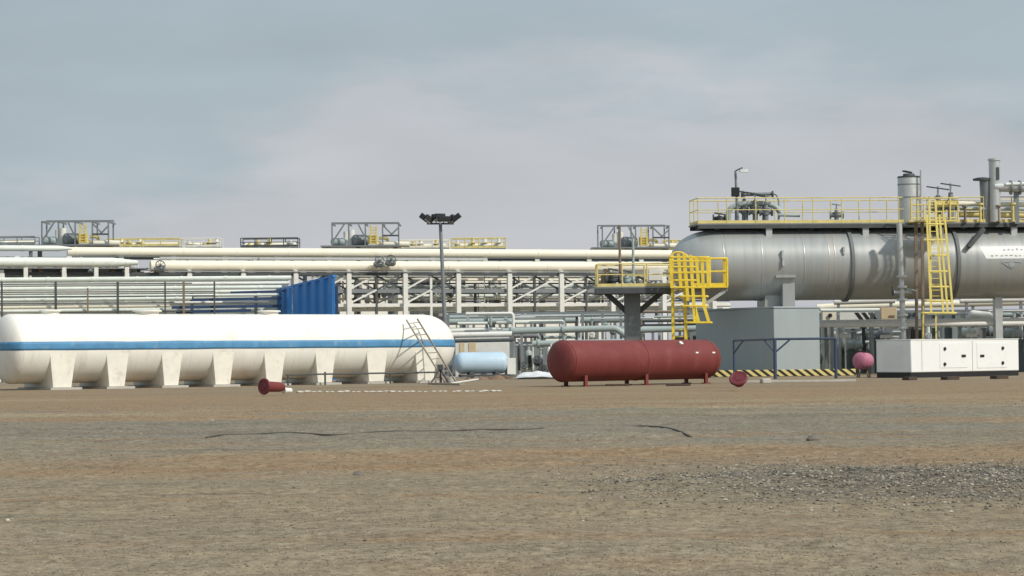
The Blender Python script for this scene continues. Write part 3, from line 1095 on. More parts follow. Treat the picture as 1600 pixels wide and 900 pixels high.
def valve(px, D, zb, h, lab, r=.16, wr=.42, m=STEEL, wm=DARK, grp=None):
    q = P(px, 340, D)
    b = V(q.x, q.y, zb)
    o = thing('gate_valve', lab, 'valve', b, grp)
    mk('body', MB().lathe([(0, r * 1.7), (.08, r * 1.7), (.09, r), (h * .3, r), (h * .32, r * 1.5), (h * .42, r * 1.6), (h * .5, r * 1.5), (h * .52, r * 1.75),
                           (h * .56, r * 1.75), (h * .57, r * .9), (h * .75, r * .7)], b, V(0, 0, 1), 18), m, o)
    mk('stem', MB().tube([b + V(0, 0, h * .7), b + V(0, 0, h)], r * .3, 8), GALV, o)
    hwheel(o, b + V(0, 0, h * .95), V(0.15, -.1, 1), wr, wm)
    mb = MB()
    for k in (-1, 1):
        mb.lathe([(0, r * 1.2), (.35, r), (.36, r * 1.8), (.46, r * 1.8)], b + V(0, 0, h * .42), V(k, 0.1, 0), 16)
    mk('flange', mb, m, o)
    return o


ZP = dz_
DP = 157.4
valve(1163, DP, ZP, 2.35, 'tallest handwheel valve on the left end of the vessel platform', .17, .62)
valve(1180, DP - .4, ZP, 2.2, 'valve with a wide dark handwheel right behind the tallest one', .18, .7)
valve(1197, DP - .6, ZP, 1.95, 'valve with a lower handwheel at the right of the valve cluster', .16, .6)
valve(1124, DP - .9, ZP, .75, 'short dark valve at the left end of the vessel platform', .2, .34, DARK)
valve(1307, DP - .5, ZP, 1.35, 'lone small valve on the middle of the vessel platform', .15, .28, STEEL, GREENGREY)
valve(1466, DP - .5, ZP, 2.45, 'valve with flat dark handwheel above the right ladder', .22, .75, STEEL)
valve(1486, DP - .9, ZP, 2.65, 'valve with raised handwheel right of the ladder top', .22, .66, STEEL)
# header with arched pipe
hd = thing('pipe_manifold', 'dark grey arched pipe manifold between the valves on the vessel', 'manifold', V(P(1170, 340, DP).x, DP, ZP))
a_ = [P(1138, 350, DP - .2), P(1138, 326, DP - .2), P(1158, 318, DP - .2), P(1196, 318, DP - .2), P(1212, 322, DP - .2), P(1222, 336, DP - .2)]
mk('arched_pipe', MB().tube(round_path(a_, .7), .19, 12), GREENGREY, hd)
for px in (1151, 1166, 1181, 1194):
    p_, p2_ = P(px, 318, DP - .2), P(px, 351, DP - .2)
    mk('riser', MB().tube([V(p2_.x, p2_.y, ZP + .02), p_], .13, 10), STEEL, hd)
a_ = [P(1160, 304, DP - .1), P(1206, 303, DP - .1)]
mk('header_pipe', MB().tube(a_, .12, 10), STEEL, hd)
mb = MB()
for px in (1158, 1206):
    mb.lathe([(0, .26), (.1, .26)], P(px, 304, DP - .1), V(1, 0, 0), 16)
mk('flange', mb, DARK, hd)
a_ = [P(1216, 336, DP - .9), P(1250, 337, DP - .9)]
mk('branch_pipe', MB().tube(a_, .1, 10), GREENGREY, hd)
a_ = [P(1206, 303, DP), P(1213, 303, DP), P(1217, 312, DP), P(1217, 348, DP)]
mk('drop_pipe', MB().tube(round_path(a_, .3), .08, 8), GREENGREY, hd)
# black junction box and lamp pole
lp = thing('lamp_pole', 'slim grey lamp pole at the left end of the vessel platform', 'lamp', V(P(1150, 340, DP - 1.3).x, DP - 1.3, ZP))
pb_, pt_ = P(1153, 349, DP - 1.3), P(1149, 267, DP - 1.3)
pb_.z = ZP
mk('pole', MB().tube([pb_, pt_], [.11, .075], 10), STEEL, lp)
pa_ = P(1160, 262, DP - 1.3)
mk('arm', MB().bar(pt_, pa_, .1, .09), DARK, lp)
ph = P(1162, 267, DP - 1.5)
hdm = mk('lamp_head', MB().box(ph, (.55, .34, .2), (1, 0, -.1)), GALV, lp, bevel=.04)
mk('lens', MB().box(ph + V(0, -.18, -.03), (.5, .02, .14), (1, 0, -.1)), LENS, hdm)
c = P(1149, 300, DP - 1.45)
mk('junction_box', MB().box(c, (.55, .3, .62)), BLACK, lp, bevel=.03)

# silver drum, stack and pipes on the right
q = P(1421, 340, DP)
vd = thing('vertical_drum', 'tall silver vertical drum beside the right ladder', 'vessel', V(q.x, DP, ZP))
zt_ = P(1421, 278, DP).z
rr_ = 17.5 / F * DP
mk('shell', MB().lathe([(0, rr_), (zt_ - ZP - .1, rr_), (zt_ - ZP, rr_ * .98)], V(q.x, DP, ZP), V(0, 0, 1), 32), GALV, vd)
mk('top_flange', MB().lathe([(0, rr_ * 1.02), (.1, rr_ * 1.02), (.12, rr_ * .55), (.28, rr_ * .5), (.3, .1)], V(q.x, DP, zt_), V(0, 0, 1), 32), DARK, vd)
mb = MB()
for z in (zt_ - .5, ZP + 1.7):
    mb.lathe([(0, rr_ + .02), (.07, rr_ + .02)], V(q.x, DP, z), V(0, 0, 1), 32)
mk('band', mb, STEEL, vd)
hwheel(vd, V(q.x - .1, DP, zt_ + .42), V(.2, 0, 1), .32, DARK)
q = P(1439, 340, DP - .8)
T('vent_pipe', MB().tube([V(q.x, q.y, ZP), P(1439, 266, DP - .8)], .075, 8), GALV, 'thin vent pipe right beside the silver drum', 'pipe')
q = P(1555, 340, DP)
stk = thing('exhaust_stack', 'silver stack with a horizontal arm at the top right of the vessel', 'stack', V(q.x, DP, ZP))
zt_ = P(1555, 248, DP).z
mk('riser', MB().lathe([(0, .38), (zt_ - ZP - .15, .38), (zt_ - ZP - .14, .44), (zt_ - ZP, .44)], V(q.x, DP, ZP), V(0, 0, 1), 24), GALV, stk)
mk('slot_cover', MB().box(P(1559, 271, DP - .39), (.2, .06, .85)), DARK, stk)
mk('arm_pipe', MB().tube([P(1553, 292, DP - .1), P(1640, 294, DP - .1)], .33, 16), GALV, stk)
mb = MB()
for px in (1578, 1592):
    mb.lathe([(0, .5), (.12, .5)], P(px, 293, DP - .1), V(1, 0, 0), 20)
mk('flange', mb, STEEL, stk)
mk('top_pipe', MB().tube([P(1571, 288, DP - .4), P(1640, 286, DP - .4)], .12, 10), PALE, stk)
mk('support', MB().box(P(1588, 320, DP), (.3, .3, 2.6)), STEEL, stk)
q = P(1541, 340, DP + .3)
sdv = thing('valve_actuator', 'squat grey actuator with a flat cap left of the silver stack', 'actuator', V(q.x, DP + .3, ZP))
zt_ = P(1541, 279, DP).z
mk('body', MB().lathe([(0, .3), (zt_ - ZP - .4, .42), (zt_ - ZP - .1, .42)], V(q.x, DP + .3, ZP), V(0, 0, 1), 20), STEEL, sdv)
mk('cap', MB().lathe([(0, .62), (.12, .62), (.2, .3)], V(q.x - .25, DP + .3, zt_ - .1), V(0, 0, 1), 20), DARK, sdv)
# cream and yellow pipework behind the right railing
for i, (p0, p1, r, m, lab) in enumerate((((1462, 318), (1640, 320), .17, CREAM, 'upper cream pipe along the vessel platform'),
                                          ((1497, 335), (1640, 337), .2, YELLOW_F, 'yellowish pipe at deck level of the vessel platform'),
                                          ((1500, 326), (1640, 327), .13, GREENGREY, 'grey green pipe between the cream and yellowish ones'))):
    T('pipe', MB().tube([P(*p0, DP + .5 - .2 * i), P(*p1, DP + .5 - .2 * i)], r, 12), m, lab, 'pipe')
for i, px in enumerate((1508, 1532, 1560, 1583)):
    q = P(px, 340, DP - .3)
    T('standpipe', MB().lathe([(0, .16), (.06, .16), (.07, .09), (1.0 + .15 * (i % 2), .09), (1.02 + .15 * (i % 2), .2), (1.14 + .15 * (i % 2), .2)], V(q.x, q.y, ZP), V(0, 0, 1), 12),
      YELLOW_F if i % 2 else BROWN, ('rusty brown standpipe right of the ladder top', 'yellow standpipe below the flat cap', 'brown standpipe under the silver stack', 'yellow standpipe nearest the right edge')[i], 'standpipe')

# ================================================================== CAGED LADDERS


def caged_ladder(name, lab, D, rails, rung_px, hoops, straps, legs=(), m=YELLOW, depth=.8, rw=.09, floor_pts=None):
    """rails: (px,py top, px,py bottom) at depth D + depth; hoops (py, px0, px1) and straps in front at D"""
    b0 = P(rails[0][2], rails[0][3], D + depth)
    o = thing(name, lab, 'ladder', V(b0.x, b0.y, max(0, b0.z)))
    ends = []
    for (x0, y0, x1, y1) in rails:
        a, b = P(x0, y0, D + depth), P(x1, y1, D + depth)
        ends.append((a, b))
        mk('side_rail', MB().bar(b, a, rw, rw), m, o)
    n = int((ends[0][0] - ends[0][1]).length / rung_px)
    for i in range(1, n + 1):
        f = i / (n + .4)
        mk('rung', MB().bar(ends[0][1].lerp(ends[0][0], f), ends[1][1].lerp(ends[1][0], f), .045), m, o)
    for (py, x0, x1) in hoops:
        a, b = P(x0, py, D), P(x1, py, D)
        fa = P(x0, py, D + depth)
        fb = P(x1, py, D + depth)
        fa.z, fb.z = a.z, b.z
        mk('hoop', MB().tube(round_path([fa, a, b, fb], .25), .065, 6), m, o)
    for (x0, y0, x1, y1) in straps:
        mk('strap', MB().bar(P(x0, y0, D - .03), P(x1, y1, D - .03), rw * 1.05, .03), m, o)
    for (x0, y0, x1, y1) in legs:
        mk('leg', MB().bar(P(x0, y0, D + depth), P(x1, y1, D + depth), .09), m, o)
    return o


caged_ladder('caged_ladder', 'tall yellow caged ladder up to the vessel platform at right', 152.5,
             [(1461, 312, 1474, 490), (1452, 312, 1455, 490)], .4,
             [(350, 1445, 1477), (375, 1443, 1480), (399, 1458, 1481), (424, 1450, 1482), (448, 1452, 1483), (470, 1446, 1485), (489, 1440, 1493)],
             [(1468, 335, 1481, 489), (1462, 335, 1474, 489), (1476, 335, 1489, 489), (1448, 335, 1455, 489)],
             legs=[(1443, 478, 1441, 592), (1462, 489, 1464, 592)], depth=1.2, m=YELLOW_P, rw=.125)
bc = thing('steel_column', 'pair of rusty brown channels behind the tall yellow ladder', 'column', G(1440, 590))
for px in (1433, 1443):
    a, b = P(px - 2, 345, 155.0), G(px, 587)
    b = V(P(px, 580, 155.0).x, 155.0, 0)
    mk('channel', MB().bar(b, a, .2, .16), BROWN, bc)
q = P(1409, 420, 154.5)
gp = thing('grey_standpipe', 'tall light grey vertical pipe in front of the vessel left of the ladder', 'pipe', V(P(1414, 560, 154.5).x, 154.5, 0))
a, b = P(1405, 349, 154.5), P(1414, 580, 154.5)
b.z = 0
mk('riser', MB().tube([b, a], .19, 14), GALV, gp)
for py in (432, 448, 468, 492, 512):
    c = P(1408 + (py - 420) * .035, py, 154.5)
    mk('flange', MB().lathe([(-.07, .36), (.07, .36)], c, V(0, 0, 1), 18), GALV, gp)
mk('tee', MB().tube([P(1394, 457, 154.5), P(1425, 456, 154.5)], .12, 10), GALV, gp)
hwheel(gp, P(1395, 455, 154.3), V(1, 0, 0), .3, DARK)
hwheel(gp, P(1424, 453, 154.3), V(.2, 0, 1), .3, GREENGREY)

lg_ = thing('ladder_gate', 'dense yellow rail cage round the top of the right ladder', 'railing', V(P(1462, 345, 155.3).x, 155.3, ZP))
for k, px in enumerate((1424, 1434, 1444, 1453, 1463, 1474, 1485, 1497)):
    a = P(px, 347, 155.3 - .5 * (k % 2))
    mk('post', MB().tube([V(a.x, a.y, ZP - .1), V(a.x, a.y, P(px, 309 + 5 * (k % 3), 155.3).z)], .06, 6), YELLOW_F, lg_)
for py in (310, 320, 331, 341):
    mk('rail', MB().tube([P(1423, py, 155.4), P(1498, py - .8, 155.4)], .05, 6), YELLOW_F, lg_)
mk('gate_panel', MB().box(P(1480, 318, 155.5), (1.5, .06, .45)), YELLOW_F, lg_)
mk('ladder_landing', MB().box(P(1455, 346, 155.0), (3.2, 1.4, .1)), YELLOW_F, lg_)

# ================================================================== PLATFORM TOWER (left of the vessel)
TD = 147.0
tz = P(985, 450, TD).z
tw_ = thing('platform_tower', 'dark steel column with a railed platform behind the maroon tank', 'platform', V(P(988, 590, TD).x, TD, 0))
c0 = P(988, 500, TD)
mk('column', MB().box(V(c0.x, TD, tz / 2 - .1), (1.0, 1.0, tz - .2)), mat('tower_steel', (0.15, 0.165, 0.17), .6, var=.15), tw_, bevel=.03)
mk('base_plate', MB().box(V(c0.x, TD, .05), (1.7, 1.7, .1)), DARK, tw_)
for x0, y0, x1, y1 in ((979, 487, 945, 456), (998, 487, 1035, 456)):
    mk('bracket', MB().bar(P(x0, y0, TD), P(x1, y1, TD), .22, .34), DARK, tw_)
dl_, dr_ = P(930, 450, TD), P(1050, 450, TD)
xm, xw = (dl_.x + dr_.x) / 2, dr_.x - dl_.x
mk('deck', MB().box(V(xm, TD, tz), (xw, 3.0, .1)), STEEL, tw_)
for dy in (-1.42, 1.42):
    mk('edge_beam', MB().box(V(xm, TD + dy, tz - .22), (xw, .14, .32)), DARK, tw_)
for dx in (-xw / 2 + .1, -.8, .8, xw / 2 - .1):
    mk('cross_beam', MB().box(V(xm + dx, TD, tz - .2), (.14, 2.7, .26)), DARK, tw_)
zz = tz + .05
railing(tw_, [V(dr_.x - .1, TD - 1.4, zz), V(dl_.x + .1, TD - 1.4, zz), V(dl_.x + .1, TD + 1.4, zz), V(dr_.x - .1, TD + 1.4, zz)], 1.45, YELLOW_F, 1.35, r=.045)
for px, py in ((968, 352), (989, 372)):
    a = P(px, py, TD + .6)
    mk('mast', MB().tube([V(a.x, a.y, tz), a], .085, 8), BROWN if px < 980 else GREENGREY, tw_)
# bits of equipment on the tower deck
q = P(948, 440, TD + .3)
T('pump_unit', MB().lathe([(0, .35), (.15, .38), (.9, .38), (1.05, .2), (1.2, .2)], V(q.x, q.y, zz), V(0, 0, 1), 16), BROWN, 'brown drum at the left end of the tower platform', 'drum')
valve(957, TD - .2, zz, 1.2, 'dark valve on the tower platform left of its masts', .18, .3, DARK)
valve(978, TD + .2, zz, 1.1, 'grey valve on the tower platform between its two masts', .16, .3, GREENGREY)
q = P(1024, 430, TD)
T('instrument_box', MB().box(V(q.x, q.y, zz + .75), (.9, .5, .7)).bar(V(q.x - .3, q.y, zz), V(q.x - .3, q.y, zz + .4), .08).bar(V(q.x + .3, q.y, zz), V(q.x + .3, q.y, zz + .4), .08),
  WSTEEL, 'white instrument cabinet on the tower platform left of its ladder', 'cabinet', bevel=.03)
# right hand landing next to the vessel head
ld = thing('landing', 'bright yellow railed landing at the left head of the grey vessel', 'platform', V(P(1105, 450, TD).x, TD, tz - .4))
x0, x1 = P(1080, 452, TD).x, P(1135, 452, TD).x
mk('deck', MB().box(V((x0 + x1) / 2, TD - .1, tz - .02), (x1 - x0, 2.2, .1)), YELLOW, ld)
railing(ld, [V(x0, TD - 1.15, tz + .03), V(x1 - .05, TD - 1.15, tz + .03), V(x1 - .05, TD + .95, tz + .03)], 1.75, YELLOW, .95, r=.07)
mk('bracket', MB().bar(P(1132, 455, TD - .9), P(1104, 474, TD - .9), .16, .2), GALV, ld)
for dy in (-.9, .7):
    mk('tie_beam', MB().bar(V(dr_.x - .4, TD + dy, tz - .2), V(x1, TD + dy, tz - .2), .12, .2), STEEL, ld)
mk('bracket', MB().bar(P(1104, 474, TD - .9), P(1098, 456, TD - .9), .12, .14), GALV, ld)
caged_ladder('caged_ladder', 'bright yellow caged ladder from the ground to the tower platform', TD - 2.6,
             [(1050, 398, 1053, 588), (1069, 396, 1073, 588)], .42,
             [(402, 1046, 1108), (408, 1046, 1108), (417, 1046, 1092), (426, 1046, 1108), (438, 1050, 1092), (449, 1050, 1108), (463, 1062, 1106), (478, 1064, 1106), (504, 1070, 1112)],
             [(1079, 398, 1086, 505), (1097, 405, 1100, 478), (1100, 478, 1108, 504), (1085, 478, 1092, 504), (1060, 396, 1064, 450), (1069, 396, 1075, 470), (1048, 404, 1050, 450), (1088, 400, 1092, 450), (1106, 404, 1107, 450)],
             depth=.9, rw=.19)
mk_top = MB().tube(round_path([P(1046, 404, TD - 1.7), P(1052, 394, TD - 1.7), P(1066, 394, TD - 1.7), P(1079, 404, TD - 1.7)], .3), .06, 8)
T('grab_rail', mk_top, YELLOW, 'yellow arched grab rail at the top of the tower ladder', 'rail')

# ================================================================== BLUE GOALPOST FRAME
bf = thing('pipe_barrier', 'dark blue pipe goalpost frame with three posts before the pier', 'frame', V(P(1210, 592, 137).x, 137, 0))
zt2 = 2.38
d3 = [(1147, 149.5, .075), (1211, 137.0, .105), (1306, 137.0, .10)]
tops = []
for px, D, r in d3:
    x = P(px, 560, D).x
    mk('post', MB().tube([V(x, D, 0), V(x, D, zt2)], r, 10), BLUEGREY, bf)
    tops.append(V(x, D, zt2))
mk('top_rail', MB().tube([tops[0], tops[1], tops[2]], .07, 10), BLUEGREY, bf)
u1 = (tops[0] - tops[1]).normalized()
u2 = (tops[2] - tops[1]).normalized()
for a, u in ((tops[1], u1 * 3.2), (tops[1], u2 * .95), (tops[0], u1 * -3.2)):
    mk('brace', MB().tube([a + V(0, 0, -.8), a + u], .055, 8), BLUEGREY, bf)

# ================================================================== WHITE GENERATOR
gp_ = VPlane(G(1424, 590.5), 38)
gl = gp_.t(gp_.at(1592, 560, 0))
lo_, hi_ = 0.0, 20.0
for _ in range(40):
    mid = (lo_ + hi_) / 2
    loc_ = ROT.transposed() @ (gp_.pt(0, -mid, 1.2) - CAM)
    lo_, hi_ = (mid, hi_) if 800 + F * loc_.x / -loc_.z > 1369 else (lo_, mid)
gw = lo_
gz1 = gp_.at(1424, 531, 0).z
gz0 = .31
gn = thing('generator_set', 'white canopied diesel generator on a black skid', 'generator', gp_.pt(gl / 2, -gw / 2, 0))
can = mk('canopy', MB().box(gp_.pt(gl / 2, -gw / 2, (gz0 + gz1) / 2), (gl, gw, gz1 - gz0), gp_.a), GENWHITE, gn, bevel=.05)
mk('roof_lip', MB().box(gp_.pt(gl / 2, -gw / 2, gz1 + .012), (gl + .06, gw + .06, .05), gp_.a), GENWHITE, can, bevel=.015)
mk('skid', MB().box(gp_.pt(gl / 2, -gw / 2, .16), (gl + .02, gw - .1, .33), gp_.a), BLACK, gn)


def gpx(px, py):
    q = gp_.at(px, py, 0)
    return gp_.t(q), q.z


for i, (xa, xb) in enumerate(((1468, 1511), (1526, 1573))):
    (ta_, z_), (tb_, _) = gpx(xa, 536), gpx(xb, 536)
    zb_ = gpx(xa, 575)[1]
    dr = mk('side_door', MB().box(gp_.pt((ta_ + tb_) / 2, .012, (z_ + zb_) / 2), (tb_ - ta_, .024, z_ - zb_), gp_.a), GENWHITE, gn, bevel=.008)
    hx = 1505 if i == 0 else 1534
    th, zh = gpx(hx, 556)
    mk('handle', MB().box(gp_.pt(th, .04, zh), (.36, .05, .15), gp_.a), BLACK, dr, bevel=.01)
    for py in ((545, 569) if i == 0 else (544, 567)):
        th, zh = gpx(1475.5 if i == 0 else 1566, py)
        mk('hinge', MB().lathe([(0, .11), (.06, .10)], gp_.pt(th, .024, zh), gp_.n, 14), BLACK, dr)
for xa in (1440, 1519):
    (ta_, z_) = gpx(xa, 532.5)
    zb_ = gpx(xa, 579)[1]
    mk('panel_joint', MB().box(gp_.pt(ta_, .003, (z_ + zb_) / 2), (.03, .006, z_ - zb_), gp_.a), STEEL, can)
# louvred intake on the shaded end
lv = MB()
for i in range(9):
    lv.box(gp_.pt(-.012, -gw / 2, gz0 + .35 + i * .16), (.03, gw * .55, .05), gp_.a)
mk('intake_louvre', lv, GENWHITE, can)
for i, (px, py, L) in enumerate(((1422, 594, .7), (1485, 593.5, 1.0), (1562, 592, 1.0))):
    g = G(px, py)
    T('timber_and_shadow_block', MB().box(g + V(0, .1, .09), (L, .5, .18), gp_.a), TIMBER_SHADOW,
      ('dark timber block at the left corner under the generator', 'longest dark timber block before the generator skid', 'dark timber block near the right end of the generator')[i], 'timber', bevel=.02)
# concrete strip before the pier and generator (the edge of the plant apron)
ap = MB()
a, b = G(1165, 598), G(1372, 599)
ap.box(V((a.x + b.x) / 2, a.y + .25, .05), (b.x - a.x, .5, .12))
mk('concrete_kerb', ap, CONC, kind='structure', bevel=.02)

# pink vessel on legs
PD = 141.0
c = P(1349, 564, PD)
pk = thing('pink_vessel', 'small faded pink round vessel on legs left of the generator', 'vessel', V(c.x, PD, 0))
d_ = V(.6, .8, 0)
c2 = V(c.x, PD, c.z)
mk('shell', MB().lathe(dome(-.40, .50, .22, -1) + dome(.40, .50, .22, 1), c2, d_, 28), PINK, pk)
mk('rim', MB().ring(c2 - d_ * .40, d_, .5, .04, 28, 6), PINK, pk)
for dx in (-.33, .33):
    for dy in (-.4, .4):
        mk('leg', MB().bar(V(c2.x + dx, PD + dy, 0), V(c2.x + dx * .8, PD + dy, c2.z - .4), .09), BROWN, pk)
mk('nozzle', MB().lathe([(0, .1), (.52, .1), (.53, .16), (.58, .16)], c2 + V(-.1, 0, -.02), V(0, 0, 1), 12), MAROON_D, pk)

# ================================================================== LIGHT MAST
MD = 178.0
lm = thing('floodlight_mast', 'tall slim floodlight mast with dark lamp heads above the pipe rack', 'light mast', V(P(697, 580, MD).x, MD, 0))
b = P(699, 585, MD)
b.z = 0
tp_ = P(688, 349, MD)
mk('mast', MB().tube([b, b.lerp(tp_, .5), tp_], [.20, .16, .125], 14), STEEL, lm)
mk('base_plate', MB().box(V(b.x, b.y, .06), (.9, .9, .12)), STEEL, lm)
mk('crossbar', MB().bar(P(667, 349.5, MD), P(709, 349.5, MD), .12, .14), STEEL, lm)
mk('crossbar', MB().bar(P(688, 349.5, MD - 1), P(688, 349.5, MD + 1), .12, .12), STEEL, lm)
for px, py, sx, ux in ((663, 340, .55, (.8, 0, -.6)), (670, 342, .5, (.75, .3, -.6)), (680, 340, .5, (.2, .95, -.2)), (694, 342, .75, (.97, .2, 0)), (705, 342, .5, (.75, -.3, .6)),
                       (713, 340, .55, (.8, 0, .6)), (687, 338, .6, (.9, .3, 0))):
    c = P(px, py, MD + random.uniform(-.6, .6))
    u = Vector(ux).normalized()
    wv = (V(0, 0, 1) - u * u.z).normalized()
    fh = mk('floodlight', MB().box(c, (sx * 1.35, .5, .42), u, wv), BLACK, lm, bevel=.05)
    mk('lens', MB().box(c - wv * .22, (sx * 1.1, .4, .03), u, wv), LENS, fh)
    mk('yoke', MB().bar(c - wv * .1, V(c.x * .7 + tp_.x * .3, MD, tp_.z - .05), .06), DARK, lm)

# ================================================================== BIG PIPE RACK
rk = VPlane(P(545, 460, 212), 19)


def rkpt(px, py, off=0.0):
    return rk.at(px, py, off)


RA, RB = -60, 1140
rack = thing('pipe_rack', 'long white steel pipe rack with braced bays behind the white tank', 'pipe rack', rk.pt(0, -4, 0))
ztop = rkpt(545, 428).z
cols = [-45, 3, 100, 198, 296, 380, 462, 545, 633, 716, 796, 877, 957, 1037, 1115]
for px in cols:
    t_ = rk.t(rkpt(px, 440))
    mk('column', MB().box(rk.pt(t_, 0, ztop / 2), (.42, .42, ztop), rk.a), WSTEEL, rack)
    tb_ = t_ + .9
    mk('rear_column', MB().box(rk.pt(tb_, -8, (ztop + 1) / 2), (.5, .5, ztop + 1), rk.a), STEEL, rack)  # rear row in grey instead of white steel, its shade put into the colour
    mk('mid_column', MB().box(rk.pt(t_ + 2.1, -5, ztop / 2), (.32, .32, ztop), rk.a), STEEL, rack)
    mk('cross_beam', MB().box(rk.pt(t_, -4.3, ztop + .16), (.3, 9.0, .3), rk.a), WSTEEL, rack)
tA, tB = rk.t(rkpt(RA, 440)), rk.t(rkpt(RB, 440))


def hbar(py_, off, h, w_, m, name='beam', px=545, ta_=None, tb_=None):
    z = rkpt(px, py_, off).z
    a = tA if ta_ is None else ta_
    b = tB if tb_ is None else tb_
    mk(name, MB().box(rk.pt((a + b) / 2, off, z), (b - a, w_, h), rk.a), m, rack)
    return z


hbar(428.5, -.3, .28, .3, DARK)
hbar(455, -.35, .34, .3, STEEL)
hbar(477, -.35, .3, .3, WSTEEL)
hbar(428.5, -5, .4, .3, DARK)
hbar(458, -5, .3, .3, STEEL)
hbar(482, -5, .25, .3, CREAM)
hbar(405, -3.2, .22, .4, DARK, 'longitudinal')
z2 = rkpt(545, 426, -2).z
# lattice braces
for i in range(len(cols) - 1):
    if cols[i] in (545, 796, 877, 462, 957, 1037, 633):
        ta_, tb_ = rk.t(rkpt(cols[i], 440)), rk.t(rkpt(cols[i + 1], 440))
        za, zb_, zm = rkpt(545, 430).z, rkpt(545, 453).z, rkpt(545, 475).z
        mm = (ta_ + tb_) / 2
        for (p, q, m, off) in (((ta_, za), (mm, zb_), DARK, -.45), ((mm, za), (ta_, zb_), WSTEEL, -.25), ((mm, za), (tb_, zb_), DARK, -.45), ((tb_, za), (mm, zb_), DARK if cols[i] % 2 else WSTEEL, -.25),
                               ((ta_, zb_), (mm, zm), DARK, -.45), ((mm, zb_), (ta_, zm), WSTEEL, -.25), ((tb_, zb_), (mm, zm), DARK, -.45)):
            mk('brace', MB().bar(rk.pt(p[0], off, p[1]), rk.pt(q[0], off, q[1]), .13, .15), m, rack)
        mk('strut', MB().box(rk.pt(mm, -.3, (ztop) / 2), (.22, .22, ztop - .4), rk.a), DARK if cols[i] != 633 else WSTEEL, rack)

PIPEGAP = []


def rpipe(x0, x1, yc, rpx, off, m, lab, ref=800, taper=None, rings=True):
    """pipe along the rack: centre at photo height yc where it crosses column ref"""
    c = rkpt(ref, yc, off)
    r = rpx * (c - CAM).length / F
    ta_, tb_ = rk.t(rkpt(x0, yc, off)), rk.t(rkpt(x1, yc, off))
    o = thing('pipeline', lab, 'pipe', rk.pt((ta_ + tb_) / 2, off, 0))
    prof = [(ta_, r), (tb_, r)]
    if taper:
        prof = [(ta_, r), (tb_ - taper, r), (tb_, r * .45)]
    mk('pipe', MB().lathe(prof, rk.pt(0, off, c.z), rk.a, 20), m, o)
    if rings:
        tt = math.ceil(ta_ / 4.9) * 4.9
        while tt < tb_ - (taper or 0):
            mk('clad_band', MB().lathe([(tt - .09, r + .02), (tt + .09, r + .02)], rk.pt(0, off, c.z), rk.a, 20), m, o)
            tt += 4.9
    return c.z, r


zc, r = rpipe(105, RB, 395.5, 7.2, -3.0, CREAM, 'thick cream pipeline along the top of the rack', ref=560)
zc1, r1 = zc, r
zc, r = rpipe(235, RB, 416.5, 8.6, -.6, CREAM, 'thickest cream pipeline just under the top one', ref=560)
zc2, r2 = zc, r
zc, r = rpipe(RA, 215, 410, 7.6, .5, PALE, 'greyish white pipeline ending at a cone at the left', ref=100, taper=2.2)
zc3, r3 = zc, r
zc, r = rpipe(RA, 112, 388, 4.4, -1.5, PALE, 'thin pale green pipeline at the upper left corner of the rack', ref=60, taper=1.2)
rpipe(150, 700, 405, 2.0, -4.6, CREAM, 'thin cream line in the gap between the two thick pipelines', ref=560, rings=False)
rpipe(520, RB, 478, 3.0, -1.0, CREAM, 'cream pipe along the lower tier of the braced bays', ref=700, rings=False)
rpipe(640, RB, 462, 2.2, -1.4, PALE, 'thin pale pipe through the middle of the braced bays', ref=700, rings=False)
# pipe shoes and posts that carry the pipelines on the rack
for i, px in enumerate(range(20, 1100, 41)):
    t_ = rk.t(rkpt(px, 405, -1))
    if px > 240:
        za_, zb_ = ztop - .05, zc2 - r2 * .9
        mk('pipe_shoe', MB().box(rk.pt(t_, -.6, (za_ + zb_) / 2), (.5, .6, max(.1, zb_ - za_)), rk.a), WSTEEL, rack)
    if i % 2 == 0:
        mk('pipe_post', MB().box(rk.pt(t_ + .6, -3.0, (ztop + zc1 - r1 * .9) / 2), (.45, .5, zc1 - r1 * .9 - ztop), rk.a), WSTEEL, rack)
for px in (40, 100, 150, 198):
    t_ = rk.t(rkpt(px, 415, .5))
    mk('pipe_post', MB().box(rk.pt(t_, .5, (ztop + zc3 - r3 * .9) / 2 - .3), (.36, .36, zc3 - r3 * .9 - ztop + .6), rk.a), WSTEEL, rack)
mk('shading_deck', MB().box(rk.pt((tA + rk.t(rkpt(235, 420))) / 2, -4, ztop + .5), (rk.t(rkpt(235, 420)) - tA, 6.5, .1), rk.a), STEEL, rack)  # solid plate added to keep the space beneath it in shade
